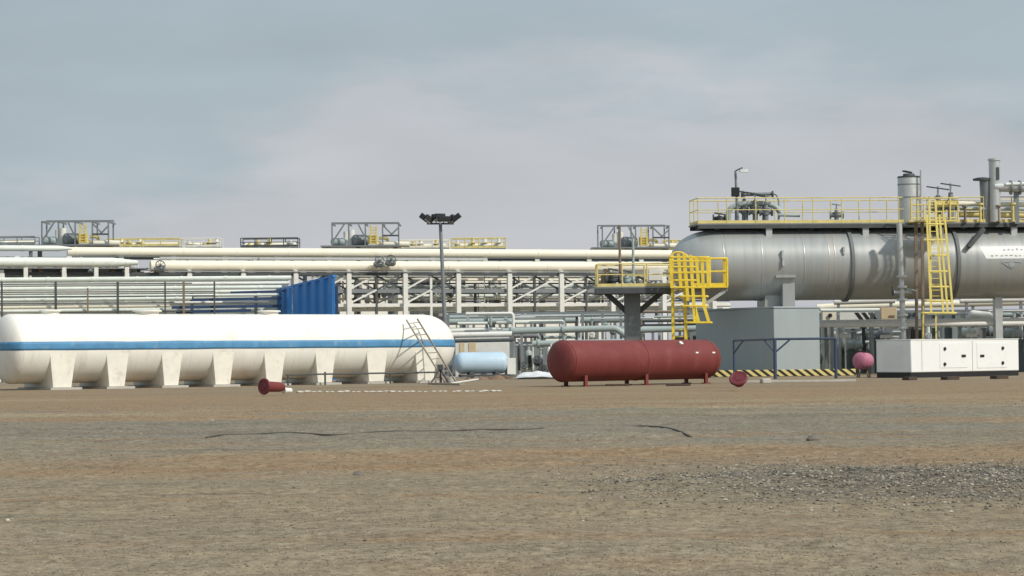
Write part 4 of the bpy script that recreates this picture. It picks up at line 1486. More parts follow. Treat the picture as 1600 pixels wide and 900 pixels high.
# dark boxes added as backdrop, standing in for shade under the left deck
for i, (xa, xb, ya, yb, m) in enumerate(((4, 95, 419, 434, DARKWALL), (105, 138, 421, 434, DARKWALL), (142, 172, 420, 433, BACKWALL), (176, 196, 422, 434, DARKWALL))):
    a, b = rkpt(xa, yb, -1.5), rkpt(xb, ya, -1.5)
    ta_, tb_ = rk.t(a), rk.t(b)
    T('equipment_and_shade_box', MB().box(rk.pt((ta_ + tb_) / 2, -2.2, b.z / 2), (tb_ - ta_, 1.4, b.z), rk.a), m,
      ('widest dark shade backdrop below the pale pipeline at far left', 'dark shade backdrop below the pale pipeline, second from the left', 'grey shade backdrop between dark ones under the pale pipeline',
       'narrow dark shade backdrop below the cone of the pale pipeline')[i], 'cabinet', bevel=.03)
rq = random.Random(31)
for k, (py_, off, rr, m, xa, xb) in enumerate(((432, -2.2, .09, PALE, 525, RB), (437, -3.4, .12, CREAM, 560, RB), (443, -2.6, .07, DARK, 520, 940), (448, -4.4, .13, GREENGREY, 600, RB),
                                       (452, -1.6, .07, WSTEEL, 520, RB), (467, -3.0, .11, CREAM, 525, RB), (471, -1.2, .07, DARK, 640, RB), (484, -2.0, .13, PALE, 520, RB),
                                       (488, -1.0, .09, GREENGREY, 640, RB), (406, -1.9, .07, WSTEEL, 240, 760), (403.5, -2.4, .06, DARK, 130, RB), (425, .25, .06, STEEL, 250, RB), (421, -3.6, .1, PALE, 0, 240),
                                       (426, -2.6, .1, WSTEEL, 0, 240), (431, -1.5, .08, GREENGREY, 0, 300))):
    c = rkpt(700 if xb > 400 else 120, py_, off)
    mk('conduit', MB().tube([rk.pt(rk.t(rkpt(xa, py_, off)), off, c.z), rk.pt(rk.t(rkpt(xb, py_, off)), off, c.z)], rr, 8), m, rack)
for k in range(110):
    px = rq.uniform(525, 1045) if k < 62 else rq.uniform(10, 520)
    off = rq.uniform(-5.5, -.6)
    y0_, y1_ = (rq.uniform(429, 450), rq.uniform(462, 496)) if k < 62 else (rq.uniform(400, 419), rq.uniform(425, 436))
    a, b = rkpt(px, y0_, off), rkpt(px, y1_, off)
    b = V(a.x, a.y, b.z)
    m = rq.choice((DARK, STEEL, WSTEEL, CREAM, GREENGREY, BROWN, PALE))
    d = mk('drop_pipe', MB().tube([a, b], rq.choice((.05, .07, .1, .14)), 8), m, rack)
    if k % 2:
        c = a.lerp(b, rq.uniform(.2, .8))
        mk('inline_valve', MB().lathe([(-.35, .1), (-.2, .26), (.2, .26), (.35, .1)], c, V(0, 0, 1), 10).bar(c, c + V(.05, -.5, .05), .08), rq.choice((DARK, STEEL, GREENGREY, BROWN)), d)
# cable tray under the top pipeline
tr_ = MB()
cz = rkpt(560, 404, -1.2).z
ta_, tb_ = rk.t(rkpt(250, 404, -1.2)), rk.t(rkpt(760, 404, -1.2))
for dy in (-.25, .25):
    tr_.bar(rk.pt(ta_, -1.2 + dy, cz), rk.pt(tb_, -1.2 + dy, cz), .05, .16)
for i in range(40):
    t_ = ta_ + (tb_ - ta_) * i / 39
    tr_.bar(rk.pt(t_, -1.45, cz), rk.pt(t_, -.95, cz), .05)
mk('cable_tray', tr_, GALV, rack)
# valves with wheels hanging at pipe level
for px, py, lab in ((250, 420, 'dark valve assembly beside the cone of the pale pipeline'), (592, 413, 'left dark valve on the front of the thickest pipeline'), (610, 411, 'right dark valve on the front of the thickest pipeline')):
    c = rkpt(px, py, .55)
    o = thing('pipe_valve', lab, 'valve', c)
    mk('body', MB().lathe([(-.5, .16), (-.3, .3), (.3, .3), (.5, .16)], c, rk.a, 14), STEEL, o)
    hwheel(o, c + V(.1, -.35, .35), V(.3, -.8, .5), .42, DARK)
    mk('stem', MB().tube([c, c + V(.1, -.35, .35)], .07, 8), DARK, o)

# pale building behind the rack
bb = VPlane(rk.pt(0, -40, 0), 19)
ta_, tb_ = bb.t(bb.at(520, 460)), bb.t(bb.at(945, 460))
zb_ = bb.at(700, 433).z
pb = thing('process_building', 'long pale clad building seen through the pipe rack bays', 'building', bb.pt((ta_ + tb_) / 2, -4, 0))
mk('wall', MB().box(bb.pt((ta_ + tb_) / 2, -4, zb_ / 2), (tb_ - ta_, 8, zb_), bb.a), CLAD, pb)
mk('roof', MB().box(bb.pt((ta_ + tb_) / 2, -4, zb_ + .1), (tb_ - ta_ + .6, 8.6, .2), bb.a), CREAM, pb)
for px in (668, 735, 812, 858):
    t_ = bb.t(bb.at(px, 450))
    mk('window', MB().box(bb.pt(t_, .02, zb_ - 2.2), (2.2, .06, 1.6), bb.a), mat('dusty_glass', (.45, .44, .46), .3, var=.1), pb)
# grey cabinet blocks inside the middle bays
for i, (xa, xb, ya, yb) in enumerate(((648, 665, 434, 452), (668, 692, 433, 474))):
    a, b = rkpt(xa, yb, -6.5), rkpt(xb, ya, -6.5)
    T('equipment_and_shade_box', MB().box(rk.pt((rk.t(a) + rk.t(b)) / 2, -6.5, b.z / 2), (rk.t(b) - rk.t(a), 1.0, b.z), rk.a), mat('mauve_grey_panel', (.40, .38, .40), .6, var=.1),
      ('small mauve grey cabinet in a bay left of the light mast', 'tall mauve grey cabinet just left of the light mast')[i], 'cabinet')

# ---- structures above the rack: frame modules, copied
MDP = 236.0


def module():
    D = MDP
    b = P(570, 388, D)
    o = thing('deck_module', 'steel frame module with a yellow ladder standing above the middle of the rack', 'deck module', V(b.x, D, 0), 'frame modules above the pipe rack')
    yt, yb = 349.5, 385
    mk('deck', MB().box(P(565, 386, D), ((625 - 503) / F * D, 5, .16)), STEEL, o)
    mk('top_beam', MB().bar(P(518, yt, D - 2), P(624, yt - .5, D - 2), .14, .15), STEEL, o)
    mk('top_beam', MB().bar(P(518, yt - 1, D + 2), P(624, yt - 1.5, D + 2), .14, .15), STEEL, o)
    for px in (519, 545, 571, 598, 623):
        for dy in (-2, 2):
            a, c = P(px, yb, D + dy), P(px, yt, D + dy)
            c.x = a.x
            mk('post', MB().bar(a, c, .14), STEEL, o)
        a, c = P(px, yt, D - 2), P(px, yt, D + 2)
        mk('cross_beam', MB().bar(a, V(a.x, c.y, a.z), .14), STEEL, o)
    for (x0, y0, x1, y1) in ((519, 379, 538, 350), (571, 372, 560, 351), (598, 352, 612, 366), (622, 356, 610, 368)):
        mk('brace', MB().bar(P(x0, y0, D - 2), P(x1, y1, D - 2), .15), STEEL, o)
    mk('mid_beam', MB().bar(P(598, 368, D - 2), P(623, 368, D - 2), .16), DARK, o)
    for px, yt_, r in ((541, 362, .28), (549, 359, .36)):
        a = P(px, 385, D - .5)
        mk('white_riser', MB().tube([a, V(a.x, a.y, P(px, yt_, D - .5).z)], r, 12), WSTEEL, o)
    mk('drum', MB().lathe(dome(-.6, .62, .3, -1) + dome(.6, .62, .3, 1), P(563, 376, D - .8), V(1, .2, 0), 20), STEEL, o)
    mk('side_vessel', MB().lathe(dome(-.5, .4, .25, -1) + dome(.5, .4, .25, 1), P(528, 378, D - .8), V(1, .1, 0), 18), GREENGREY, o)
    for px in (579, 588):
        a = P(px, 386, D - 2.3)
        mk('ladder_rail', MB().bar(a, V(a.x, a.y, P(px, 352, D - 2.3).z), .16), YELLOW_F, o)
    rb = MB()
    for k in range(8):
        p, q = P(579, 384 - 4 * k, D - 2.3), P(588, 384 - 4 * k, D - 2.3)
        rb.bar(p, q, .1)
    mk('ladder_rungs', rb, YELLOW_F, o)
    mk('yellow_panel', MB().box(P(583, 374, D - 2), (.9, .5, .9)), YELLOW, o)
    mk('cream_pipe', MB().tube([P(590, 381, D - 1.5), P(640, 382, D - 1.5)], .3, 12), CREAM, o)
    mk('cream_pipe', MB().tube(round_path([P(592, 372, D - 1), P(606, 372, D - 1), P(606, 384, D - 1)], .4), .16, 10), YELLOW_F, o)
    for px in (512, 560, 618):
        a = P(px, 387, D)
        mk('leg', MB().bar(V(a.x, D, 0), a, .4), STEEL, o)
    return o


m0 = module()
base = P(565, 386, MDP)
for px, py, D, lab in ((115, 384.5, 222.0, 'steel frame module with a yellow ladder above the far left of the rack'), (984, 388.5, 247.0, 'steel frame module rising just left of the grey vessel head')):
    c = copy_tree(m0)
    tg = P(px, py, D)
    s = D / MDP
    c.location = m0.location + V(tg.x - base.x, tg.y - base.y, 0)
    # scale so that the deck height keeps its place
    c.scale = (s, s, (tg.z) / base.z)
    c['label'] = lab


def walkway(px0, px1, yd, yr, D, m, lab, deckm=STEEL, extra=True, seed=0):
    a, b = P(px0, yd, D), P(px1, yd, D)
    b.z = a.z
    o = thing('walkway', lab, 'walkway', V((a.x + b.x) / 2, D, 0))
    mk('deck', MB().bar(a - V(0, 0, .1), b - V(0, 0, .1), 2.2, .15), deckm, o)
    h = (yd - yr) / F * D
    for dy in (-1, 1):
        railing(o, [a + V(0, dy, 0), b + V(0, dy, 0)], h, m, 1.6, toe=dy < 0, r=.05)
    for f in (.12, .88):
        q = a.lerp(b, f)
        mk('leg', MB().bar(V(q.x, D, 0), q - V(0, 0, .1), .3), STEEL, o)
    if extra:
        rr = random.Random(seed)
        for k in range(5):
            q = a.lerp(b, rr.uniform(.08, .92))
            hh = h * rr.uniform(.5, 1.15)
            mk('standpipe', MB().lathe([(0, .2), (hh * .5, .2), (hh * .52, .34), (hh * .6, .34), (hh * .62, .16), (hh, .16)], q, V(0, 0, 1), 10), rr.choice((CREAM, YELLOW_F, PALE)), o)
        mk('cream_pipe', MB().tube([a + V(.3, .3, h * .3), b + V(-.3, .3, h * .3)], .22, 10), CREAM, o)
    return o


walkway(168, 282, 386, 374, 226, YELLOW_F, 'long yellow railed walkway right of the far left frame module', seed=1)
walkway(286, 346, 386.5, 373.5, 228, WSTEEL, 'short pale railed walkway left of the dark railed one', seed=2)
walkway(378, 467, 387, 373, 232, DARK, 'dark railed walkway between the pale walkway and the middle module', seed=3)
walkway(626, 702, 388, 376, 238, CREAM, 'cream railed walkway just right of the middle frame module', seed=4)
walkway(706, 790, 388.5, 373, 240, YELLOW_F, 'yellow railed walkway right of the floodlight mast', seed=5)
walkway(1036, 1072, 390, 376, 248, YELLOW_F, 'short yellow railed walkway touching the grey vessel head', seed=6)
walkway(-25, 58, 383, 371, 220, STEEL, 'grey railed walkway at the left edge of the photo', seed=7)

# ================================================================== PALE PIPE BANK (left, behind the white tank)
kb = VPlane(P(87, 460, 166), 8)
bank = thing('pipe_bank_frame', 'dark post and rail frame in front of the stacked pale ducts', 'frame', kb.pt(0, 0, 0))
for i, px in enumerate((3, 87, 137, 184, 258, 287, 335)):
    t_ = kb.t(kb.at(px, 460, 1.5))
    z = kb.at(px, 440 if px != 137 else 450, 1.5).z
    mk('post', MB().box(kb.pt(t_, 1.5, z / 2), (.17 if i % 2 else .12, .14, z), kb.a), BROWN if i % 3 == 2 else DARK, bank)
for i, (y0_, x0_, x1_) in enumerate(((444, -30, 300), (456.5, -30, 335), (463.5, -30, 335), (474, -30, 270), (488, 95, 300))):
    a, b = kb.at(x0_, y0_ + .5, 1.42), kb.at(x1_, y0_ - 1.5, 1.42)
    mk('rail', MB().bar(a, b, .07, .08), DARK, bank)
for i, (yc, rpx, x0_, x1_, m) in enumerate(((436.5, 3.6, -30, 455, PALE), (444.5, 2.6, -30, 452, WSTEEL), (451, 3.0, -30, 440, PALE), (457.5, 2.4, -30, 430, WSTEEL), (463, 2.2, -30, 436, PALE), (468.5, 2.6, -30, 300, PALE), (474.5, 2.2, -30, 420, WSTEEL), (480, 2.6, -30, 265, CREAM), (486, 2.5, -30, 260, PALE))):
    a, b = kb.at(x0_, yc + 1.0, -1.1 + .28 * i), kb.at(x1_, yc - 2.5, -1.1 + .28 * i)
    r = rpx / F * 166
    o = thing('duct', ('topmost pale green duct of the bank behind the white tank', 'white duct second from the top of the bank', 'pale green duct third from the top of the bank', 'white duct fourth from the top of the bank',
                       'pale green duct just below the middle of the bank', 'short pale duct ending at the long navy duct', 'white duct running between two navy ducts', 'cream duct low in the bank, above the lowest pale one',
                       'lowest pale duct of the bank, just above the white tank')[i], 'duct', (a + b) / 2)
    mk('pipe', MB().tube([a, b], r, 16), m, o)
    for k in range(7):
        q = a.lerp(b, (k + .5) / 7)
        mk('clad_band', MB().lathe([(-.1, r + .02), (.1, r + .02)], q, b - a, 16), m, o)
q0, q1 = kb.at(-30, 462, -1.4), kb.at(448, 462, -1.4)
zb_ = kb.at(200, 436, -1.4).z
bkw = thing('clad_wall', 'pale clad wall behind the stacked ducts', 'wall', (q0 + q1) / 2 - V(0, 0, (q0.z + q1.z) / 2))
mk('wall', MB().box(kb.pt((kb.t(q0) + kb.t(q1)) / 2, -1.6, zb_ / 2), (kb.t(q1) - kb.t(q0), .3, zb_), kb.a), PALE, bkw)
# navy ducts running to the blue sheds
for i, (yc, rpx, x0_, x1_) in enumerate(((456, 1.8, 360, 445), (467.5, 2.4, 300, 440), (479.5, 2.6, 268, 440), (486.5, 2.6, 275, 392))):
    a, b = kb.at(x0_, yc + 1, 1.2), kb.at(x1_, yc - 1.5, 1.2)
    T('duct', MB().bar(a, b, rpx * 2 / F * 166, rpx * 1.7 / F * 166), NAVY, ('topmost navy duct leading to the blue sheeting', 'navy duct second from the top beside the blue sheeting',
      'long navy duct third from the top', 'lowest navy duct just above the white tank')[i], 'duct')
for px in (300, 400):
    t_ = kb.t(kb.at(px, 470, -.2))
    z = kb.at(px, 456, -.2).z
    mk('post', MB().box(kb.pt(t_, -.5, z / 2), (.24, .24, z), kb.a), DARK, bank)


def corrugated(p0, p1, z0_, z1a, z1b, n, m, name, lab, amp=.16):
    """standing corrugated sheet from p0 to p1"""
    d = (p1 - p0)
    d.z = 0
    L = d.length
    d.normalize()
    nn = V(d.y, -d.x, 0)
    prof = []
    for i in range(n):
        for f, a in ((0.05, 0), (.4, 0), (.5, amp), (.9, amp), (.999, 0)):
            prof.append(((i + f) / n, a))
    mb = MB()
    for f, a in prof:
        q = V(p0.x, p0.y, 0) + d * (L * f) + nn * a
        mb.v += [q + V(0, 0, z0_), q + V(0, 0, z1a + (z1b - z1a) * f)]
    for i in range(len(prof) - 1):
        mb.f.append((2 * i, 2 * i + 2, 2 * i + 3, 2 * i + 1))
    o = thing(name, lab, 'screen', (V(p0.x, p0.y, 0) + V(p1.x, p1.y, 0)) / 2)
    s = mk('sheeting', mb, m, o, smooth=False)
    s.modifiers.new('s', 'SOLIDIFY').thickness = .03
    mk('top_trim', MB().bar(V(p0.x, p0.y, z1a), V(p1.x, p1.y, z1b), .3, .14), m, o)
    for f in (0.02, .5, .98):
        q = V(p0.x, p0.y, 0) + d * (L * f) - nn * .2
        mk('post', MB().bar(q, q + V(0, 0, (z1a + z1b) / 2 - .4), .2), NAVY, o)
    return o


pa, pb2 = P(457, 447, 165), P(523, 431, 159)
corrugated(pa, pb2, 0, pa.z, pb2.z, 5, BLUE, 'corrugated_screen', 'bright blue corrugated sheet screen behind the white tank')
pa, pb2 = P(430, 453, 171), P(456, 448, 165.5)
corrugated(pa, pb2, 0, pa.z, pb2.z, 3, BLUE, 'corrugated_screen', 'smaller darker blue corrugated screen left of the bright blue one')

# ================================================================== MID GROUND: x 700-1000
# white low building
wb = VPlane(P(716, 585, 165), 4)
ta_, tb_ = wb.t(wb.at(712, 560)), wb.t(wb.at(797, 560))
zb_ = wb.at(750, 523).z
wbd = thing('low_building', 'low white cabin behind the light blue tank', 'cabin', wb.pt((ta_ + tb_) / 2, -2, 0))
mk('wall', MB().box(wb.pt((ta_ + tb_) / 2, -2, zb_ / 2), (tb_ - ta_, 4, zb_), wb.a), WSTEEL, wbd)
mk('roof', MB().box(wb.pt((ta_ + tb_) / 2, -2, zb_ + .08), (tb_ - ta_ + .3, 4.3, .16), wb.a), STEEL, wbd)
for px, wd in ((722, .35), (738, .5)):
    t_ = wb.t(wb.at(px, 550))
    mk('door', MB().box(wb.pt(t_, .02, zb_ * .42), (wd, .05, zb_ * .78), wb.a), TAN, wbd)
# light blue tank
bt = VPlane(G(712, 591), 10)
ta_, tb_ = bt.t(bt.at(722, 568, -.8)), bt.t(bt.at(792, 568, -.8))
bz0, bz1 = bt.at(755, 584, -.4).z, bt.at(755, 550, -.8).z
br_ = (bz1 - bz0) / 2
lbt = thing('water_tank', 'small light blue tank on a dark frame right of the ladder', 'tank', bt.pt((ta_ + tb_) / 2, -.9, 0))
c = bt.pt(0, -.9, (bz0 + bz1) / 2)
mk('shell', MB().lathe(dome(ta_, br_, .55, -1) + dome(tb_ - .4, br_, .55, 1), c, bt.a, 32), LBLUE, lbt)
for px in (735, 775):
    t_ = bt.t(bt.at(px, 585, -.9))
    mk('support', MB().box(bt.pt(t_, -.9, bz0 / 2 + .08), (.3, 1.3, bz0 + .2), bt.a), DARK, lbt)
mk('skid', MB().box(bt.pt((ta_ + tb_) / 2, -.9, .16), (tb_ - ta_ + .3, 1.4, .16), bt.a), DARK, lbt)
t_ = bt.t(bt.at(792, 570, -.6))
mk('end_box', MB().box(bt.pt(tb_ + .25, -.9, (bz0 + bz1) / 2 - .25), (.6, 1.2, (bz1 - bz0) * .75), bt.a), WSTEEL, lbt)
# rubble and white sheet
for i, (px, py, s) in enumerate(((752, 594, .5), (765, 592, .35), (778, 593, .6), (791, 592, .45), (733, 593, .3))):
    g = G(px, py)
    mb = MB().lathe([(0, s), (s * .25, s * .8), (s * .45, s * .35), (s * .5, .05)], V(g.x, g.y, 0), V(0, 0, 1), 11)
    for v in mb.v:
        v += V(noise.noise(v * 2) * .15, noise.noise(v * 2 + V(5, 0, 0)) * .15, 0)
    T('soil_heap', mb, RUBBLE, ('low brown soil heap below the middle of the light blue tank', 'smaller soil heap between the bigger ones', 'biggest brown soil heap below the light blue tank',
                                'soil heap next to the white plastic sheet', 'smallest soil heap right of the ladder')[i], 'soil heap')
a, b = G(806, 592), G(874, 593)
mb = MB()
NX, NY = 24, 10
for i in range(NX + 1):
    for j in range(NY + 1):
        x = a.x + (b.x - a.x) * i / NX
        y = a.y + 7 * j / NY
        prf = math.sin(math.pi * i / NX) ** .5 * math.sin(math.pi * min(1, (j + .3) / NY)) ** .6
        mb.v.append(V(x, y + .4 * noise.noise(V(x, 3, 0)), .02 + prf * (.42 + .25 * noise.noise(V(x * 1.3, y, 2)))))
for i in range(NX):
    for j in range(NY):
        k = i * (NY + 1) + j
        mb.f.append((k, k + NY + 1, k + NY + 2, k + 1))
T('plastic_sheet', mb, SHEET, 'crumpled white plastic sheet on the ground left of the maroon tank', 'sheet')

# grey green pipes between the rack and the tower
GD = 172.0


def gpipe(pts, r, m, lab, D=GD, legs=(), fl=(), name='process_pipe', cat='pipe'):
    w_ = [P(x, y_, D) for x, y_ in pts]
    o = thing(name, lab, cat, V((w_[0].x + w_[-1].x) / 2, D, 0))
    mk('pipe', MB().tube(round_path(w_, .55), r, 14), m, o)
    for px, py in legs:
        q = P(px, py, D)
        mk('support', MB().bar(V(q.x, D, 0), q, .2), STEEL, o)
    for px, py in fl:
        mk('flange', MB().lathe([(-.1, r * 1.5), (.1, r * 1.5)], P(px, py, D), V(1, 0, 0), 16), m, o)
    return o


gpipe([(700, 496), (905, 492), (985, 491)], .16, GREENGREY, 'grey green pipe along the foot of the rack bays', D=182, legs=((740, 495), (830, 494), (960, 491)))
gpipe([(700, 503), (990, 499)], .24, GREENGREY, 'second grey green pipe down from the rack bays', D=180, legs=((720, 502), (900, 500)), fl=((760, 502), (850, 501)))
gpipe([(700, 517.5), (790, 515.5)], .2, WSTEEL, 'pale pipe above the low white cabin', D=176, legs=((706, 517), (785, 516)))
gpipe([(786, 518), (810, 517), (962, 513), (972, 520), (986, 531)], .24, GREENGREY, 'thick grey green pipe bending down at the dark tower column', D=170, legs=((815, 517), (905, 515)), fl=((800, 517), (880, 515)))
gpipe([(832, 537), (984, 534)], .22, GREENGREY, 'grey green pipe right above the left end of the maroon tank', D=168, legs=((850, 536), (930, 535)), fl=((842, 537), (905, 535)))
gpipe([(702, 533), (806, 531)], .13, DARK, 'thin dark pipe over the cabin roof', D=163, legs=((704, 533), (803, 531)))
gpipe([(702, 524), (800, 522)], .2, WSTEEL, 'white pipe along the cabin roof edge', D=163.6, legs=((708, 524), (798, 522)))
gpipe([(990, 516), (1090, 513)], .22, GREENGREY, 'grey green pipe between tower column and yellow ladder', D=170, legs=((1020, 515), (1080, 514)))
gpipe([(995, 538), (1090, 536)], .2, GREENGREY, 'lower grey green pipe behind the yellow ladder', D=168, legs=((1010, 538), (1085, 536)))
gpipe([(905, 545), (990, 544)], .12, WSTEEL, 'thin white pipe just over the maroon tank', D=165, legs=((915, 545), (985, 544)))
gpipe([(1000, 499), (1090, 497)], .16, PALE, 'pale thin pipe behind the tower brackets', D=182, legs=((1030, 499), (1085, 497)))

# grey wall of plant behind
q0, q1 = P(800, 560, 190), P(1100, 560, 190)
zb_ = P(900, 536, 190).z
gw_ = thing('process_skid', 'long grey green clad enclosure behind the maroon tank', 'enclosure', V((q0.x + q1.x) / 2, 190, 0))
mk('wall', MB().box(V((q0.x + q1.x) / 2, 192, zb_ / 2), (q1.x - q0.x, 4, zb_)), BACKWALL, gw_)
for i in range(9):
    x = q0.x + (q1.x - q0.x) * (i + .5) / 9
    mk('panel_rib', MB().box(V(x, 189.95, zb_ / 2), (.14, .1, zb_)), STEEL if i % 2 else BACKWALL, gw_)
mk('roof', MB().box(V((q0.x + q1.x) / 2, 192, zb_ + .08), (q1.x - q0.x + .3, 4.3, .16)), GREENGREY, gw_)
rv = random.Random(9)
names = ('leftmost', 'second', 'third', 'fourth', 'fifth', 'sixth')
for i, (px, w_, ytop, m) in enumerate(((812, 7, 538, DARK), (826, 13, 546, GREENGREY), (845, 10, 552, STEEL), (858, 7, 541, PALE), (874, 12, 548, GREENGREY), (893, 6, 540, GALV))):
    D = 172
    q, zt3 = P(px, 570, D), P(px, ytop, D).z
    r = w_ / 2 / F * D
    o = thing('vertical_vessel', ('slim dark vertical vessel right of the white cabin', 'grey green vertical vessel next to the slim dark one', 'short grey vertical vessel in the middle of the row',
                                  'pale slim vertical vessel behind the plastic sheet', 'grey green vertical vessel beside the maroon tank head', 'galvanised slim vessel half hidden by the maroon tank')[i], 'vessel', V(q.x, D, 0))
    mk('shell', MB().lathe([(.4, r * .3), (.6, r * .9), (.8, r), (zt3 - .4, r), (zt3 - .15, r * .8), (zt3, r * .25)], V(q.x, D, 0), V(0, 0, 1), 18), m, o)
    mk('nozzle', MB().lathe([(0, .1), (.3, .1), (.31, .18), (.4, .18)], V(q.x, D, zt3), V(0, 0, 1), 12), GALV, o)
    for k in (-1, 1):
        mk('leg', MB().bar(V(q.x + k * r * .7, D, 0), V(q.x + k * r * .7, D, .8), .1), STEEL, o)
    if i % 2:
        mk('level_gauge', MB().box(V(q.x + r * .3, D - r - .12, zt3 * .55), (.25, .2, .9)), BLACK, o)
for i, (px, py) in enumerate(((866, 545), (839, 566), (819, 575), (849, 580))):
    D = 168
    c = P(px, py, D)
    o = thing('stop_valve', ('white topped valve above the maroon tank head', 'dark valve in front of the short grey vessel', 'low valve beside the plastic sheet edge', 'low grey valve behind the plastic sheet')[i], 'valve', V(c.x, D, 0))
    mk('riser', MB().tube([V(c.x, D, 0), c], .1, 8), STEEL, o)
    mk('body', MB().lathe([(-.25, .15), (-.1, .28), (.1, .28), (.25, .15)], c, V(0, 0, 1), 14), DARK if i % 2 else GREENGREY, o)
    hwheel(o, c + V(0, -.3, .2), V(0, -1, .5), .26, GALV if i == 0 else DARK)

def clutter(name, lab, D, x0, x1, ytop, ybot, seed, ncol, nv, nh, base_y=590):
    rr = random.Random(seed)
    a, b = P(x0, ytop, D), P(x1, ytop, D)
    o = thing(name, lab, 'pipe frame', V((a.x + b.x) / 2, D, 0))
    zt_, zb_ = a.z, P(x0, ybot, D).z
    for i in range(ncol):
        x = a.x + (b.x - a.x) * i / (ncol - 1)
        mk('column', MB().box(V(x, D + (i % 2) * 1.5, zt_ / 2), (.2, .2, zt_)), rr.choice((STEEL, GALV, GREENGREY)), o)
    for k in range(3):
        z = zt_ - (zt_ - zb_) * k / 3
        mk('beam', MB().box(V((a.x + b.x) / 2, D + .05 * k, z), (b.x - a.x, .18, .18)), (STEEL, GREENGREY, GALV)[k], o)
    cols_ = (GREENGREY, PALE, WSTEEL, STEEL, DARK, GALV, GREENGREY, BROWN, GALV)
    for k in range(nh):
        xa = rr.uniform(a.x, b.x - 2)
        xb = min(b.x, xa + rr.uniform(1.5, 6))
        z, y_ = rr.uniform(zb_, zt_), D - rr.uniform(.3, 2.5)
        pts_ = [V(xa, y_, z), V(xb, y_, z)]
        if k % 3 == 0:
            pts_.append(V(xb, y_, z - rr.uniform(.5, 1.6)))
        mk('pipe_run', MB().tube(round_path(pts_, .25), rr.choice((.06, .09, .12, .16)), 10), rr.choice(cols_), o)
    for k in range(nv):
        x, y_ = rr.uniform(a.x, b.x), D - rr.uniform(.2, 2.8)
        h0 = rr.uniform(zb_ * .3, zt_)
        r = rr.choice((.05, .07, .1, .15))
        d = mk('stand_pipe', MB().tube([V(x, y_, 0), V(x, y_, max(.6, h0))], r, 8), rr.choice(cols_), o)
        if k % 2:
            c = V(x, y_, max(.6, h0) * rr.uniform(.6, .95))
            mk('inline_valve', MB().lathe([(-.3, r), (-.15, r + .14), (.15, r + .14), (.3, r)], c, V(0, 0, 1), 10).ring(c + V(0, -.3, .1), V(0, -1, .4), .2, .03, 12, 5), rr.choice(cols_), d)
    return o


clutter('process_pipework', 'open steel frame of small grey pipes behind the white cabin and maroon tank', 176.0, 700, 1092, 491, 560, 4, 14, 44, 26)
clutter('process_pipework', 'open steel frame of small pipes in the shade under the grey vessel', 171.0, 1284, 1630, 488, 560, 8, 12, 46, 26)

# ================================================================== UNDER THE VESSEL, x 1280-1600
q0, q1 = P(1262, 560, 188), P(1640, 560, 188)
zb_ = P(1450, 487, 188).z
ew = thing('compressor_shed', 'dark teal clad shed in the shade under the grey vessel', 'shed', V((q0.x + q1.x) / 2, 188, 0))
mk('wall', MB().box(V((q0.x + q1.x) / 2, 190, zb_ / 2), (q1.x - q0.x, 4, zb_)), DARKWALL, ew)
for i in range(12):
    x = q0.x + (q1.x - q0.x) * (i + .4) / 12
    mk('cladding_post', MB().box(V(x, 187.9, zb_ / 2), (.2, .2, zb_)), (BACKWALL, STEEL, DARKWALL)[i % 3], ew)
for i, (px, py, w_, h_, m) in enumerate(((1300, 515, 1.3, 1.5, BACKWALL), (1390, 520, 1.6, 1.3, STEEL), (1497, 520, 1.0, 1.9, BACKWALL), (1525, 525, .8, 1.6, STEEL), (1580, 505, 1.6, 1.2, DARK))):
    c = P(px, py, 187.6)
    mk('panel', MB().box(c, (w_, .3, h_)), m, ew)
gpipe([(1276, 481), (1305, 479), (1640, 471)], .26, CREAM, 'thick cream pipe running just below the grey vessel', D=176, legs=((1300, 479), (1395, 477), (1520, 474)))
gpipe([(1303, 471.5), (1398, 469)], .24, WSTEEL, 'short white pipe under the middle of the vessel', D=174, legs=((1310, 471), (1392, 469)))
gpipe([(1282, 485), (1376, 484)], .13, PALE, 'thin pale pipe above the striped panel', D=172, legs=((1290, 485), (1370, 484)))
gpipe([(1276, 503), (1640, 499)], .13, WSTEEL, 'upper thin white pipe above the generator', D=160, legs=((1290, 503), (1420, 501), (1560, 500)))
gpipe([(1276, 508.5), (1640, 505)], .16, WSTEEL, 'lower thin white pipe above the generator', D=159, legs=((1300, 508), (1410, 507), (1556, 505)))
gpipe([(1500, 470), (1600, 468)], .2, WSTEEL, 'white pipe stub under the vessel right of the ladder', D=170, legs=((1510, 470), (1595, 468)))
a, b = P(1312, 488, 168), P(1366, 502, 168)
o = thing('striped_panel', 'black and white striped panel under the grey vessel', 'panel', V((a.x + b.x) / 2, 168, 0))
mk('board', MB().box((a + b) / 2, (b.x - a.x, .12, a.z - b.z)), WSTEEL, o)
for k in range(3):
    x0 = a.x + (b.x - a.x) * (.42 + .2 * k)
    mk('black_band', MB().prism([V(x0, 167.92, a.z - .03), V(x0 + .3, 167.92, a.z - .03), V(x0 + .75, 167.92, b.z + .03), V(x0 + .45, 167.92, b.z + .03)], V(0, .012, 0)), BLACK, o)
mk('disc', MB().lathe([(0, .16), (.03, .16)], P(1297, 493, 167.9), V(0, -1, 0), 16), BLACK, o)
mk('leg', MB().bar(V(P(1296, 494, 168.1).x, 168.15, 0), P(1296, 494, 168.15), .12), STEEL, o)
mk('side_board', MB().box(P(1296, 494, 168.05), (1.0, .1, .6)), CREAM, o)
for x in (a.x + .3, b.x - .3):
    mk('leg', MB().bar(V(x, 168.1, 0), V(x, 168.1, b.z), .12), STEEL, o)
c = P(1388, 491, 167)
o = thing('control_cabinet', 'tan control cabinet on a stand under the grey vessel', 'cabinet', V(c.x, 167, 0))
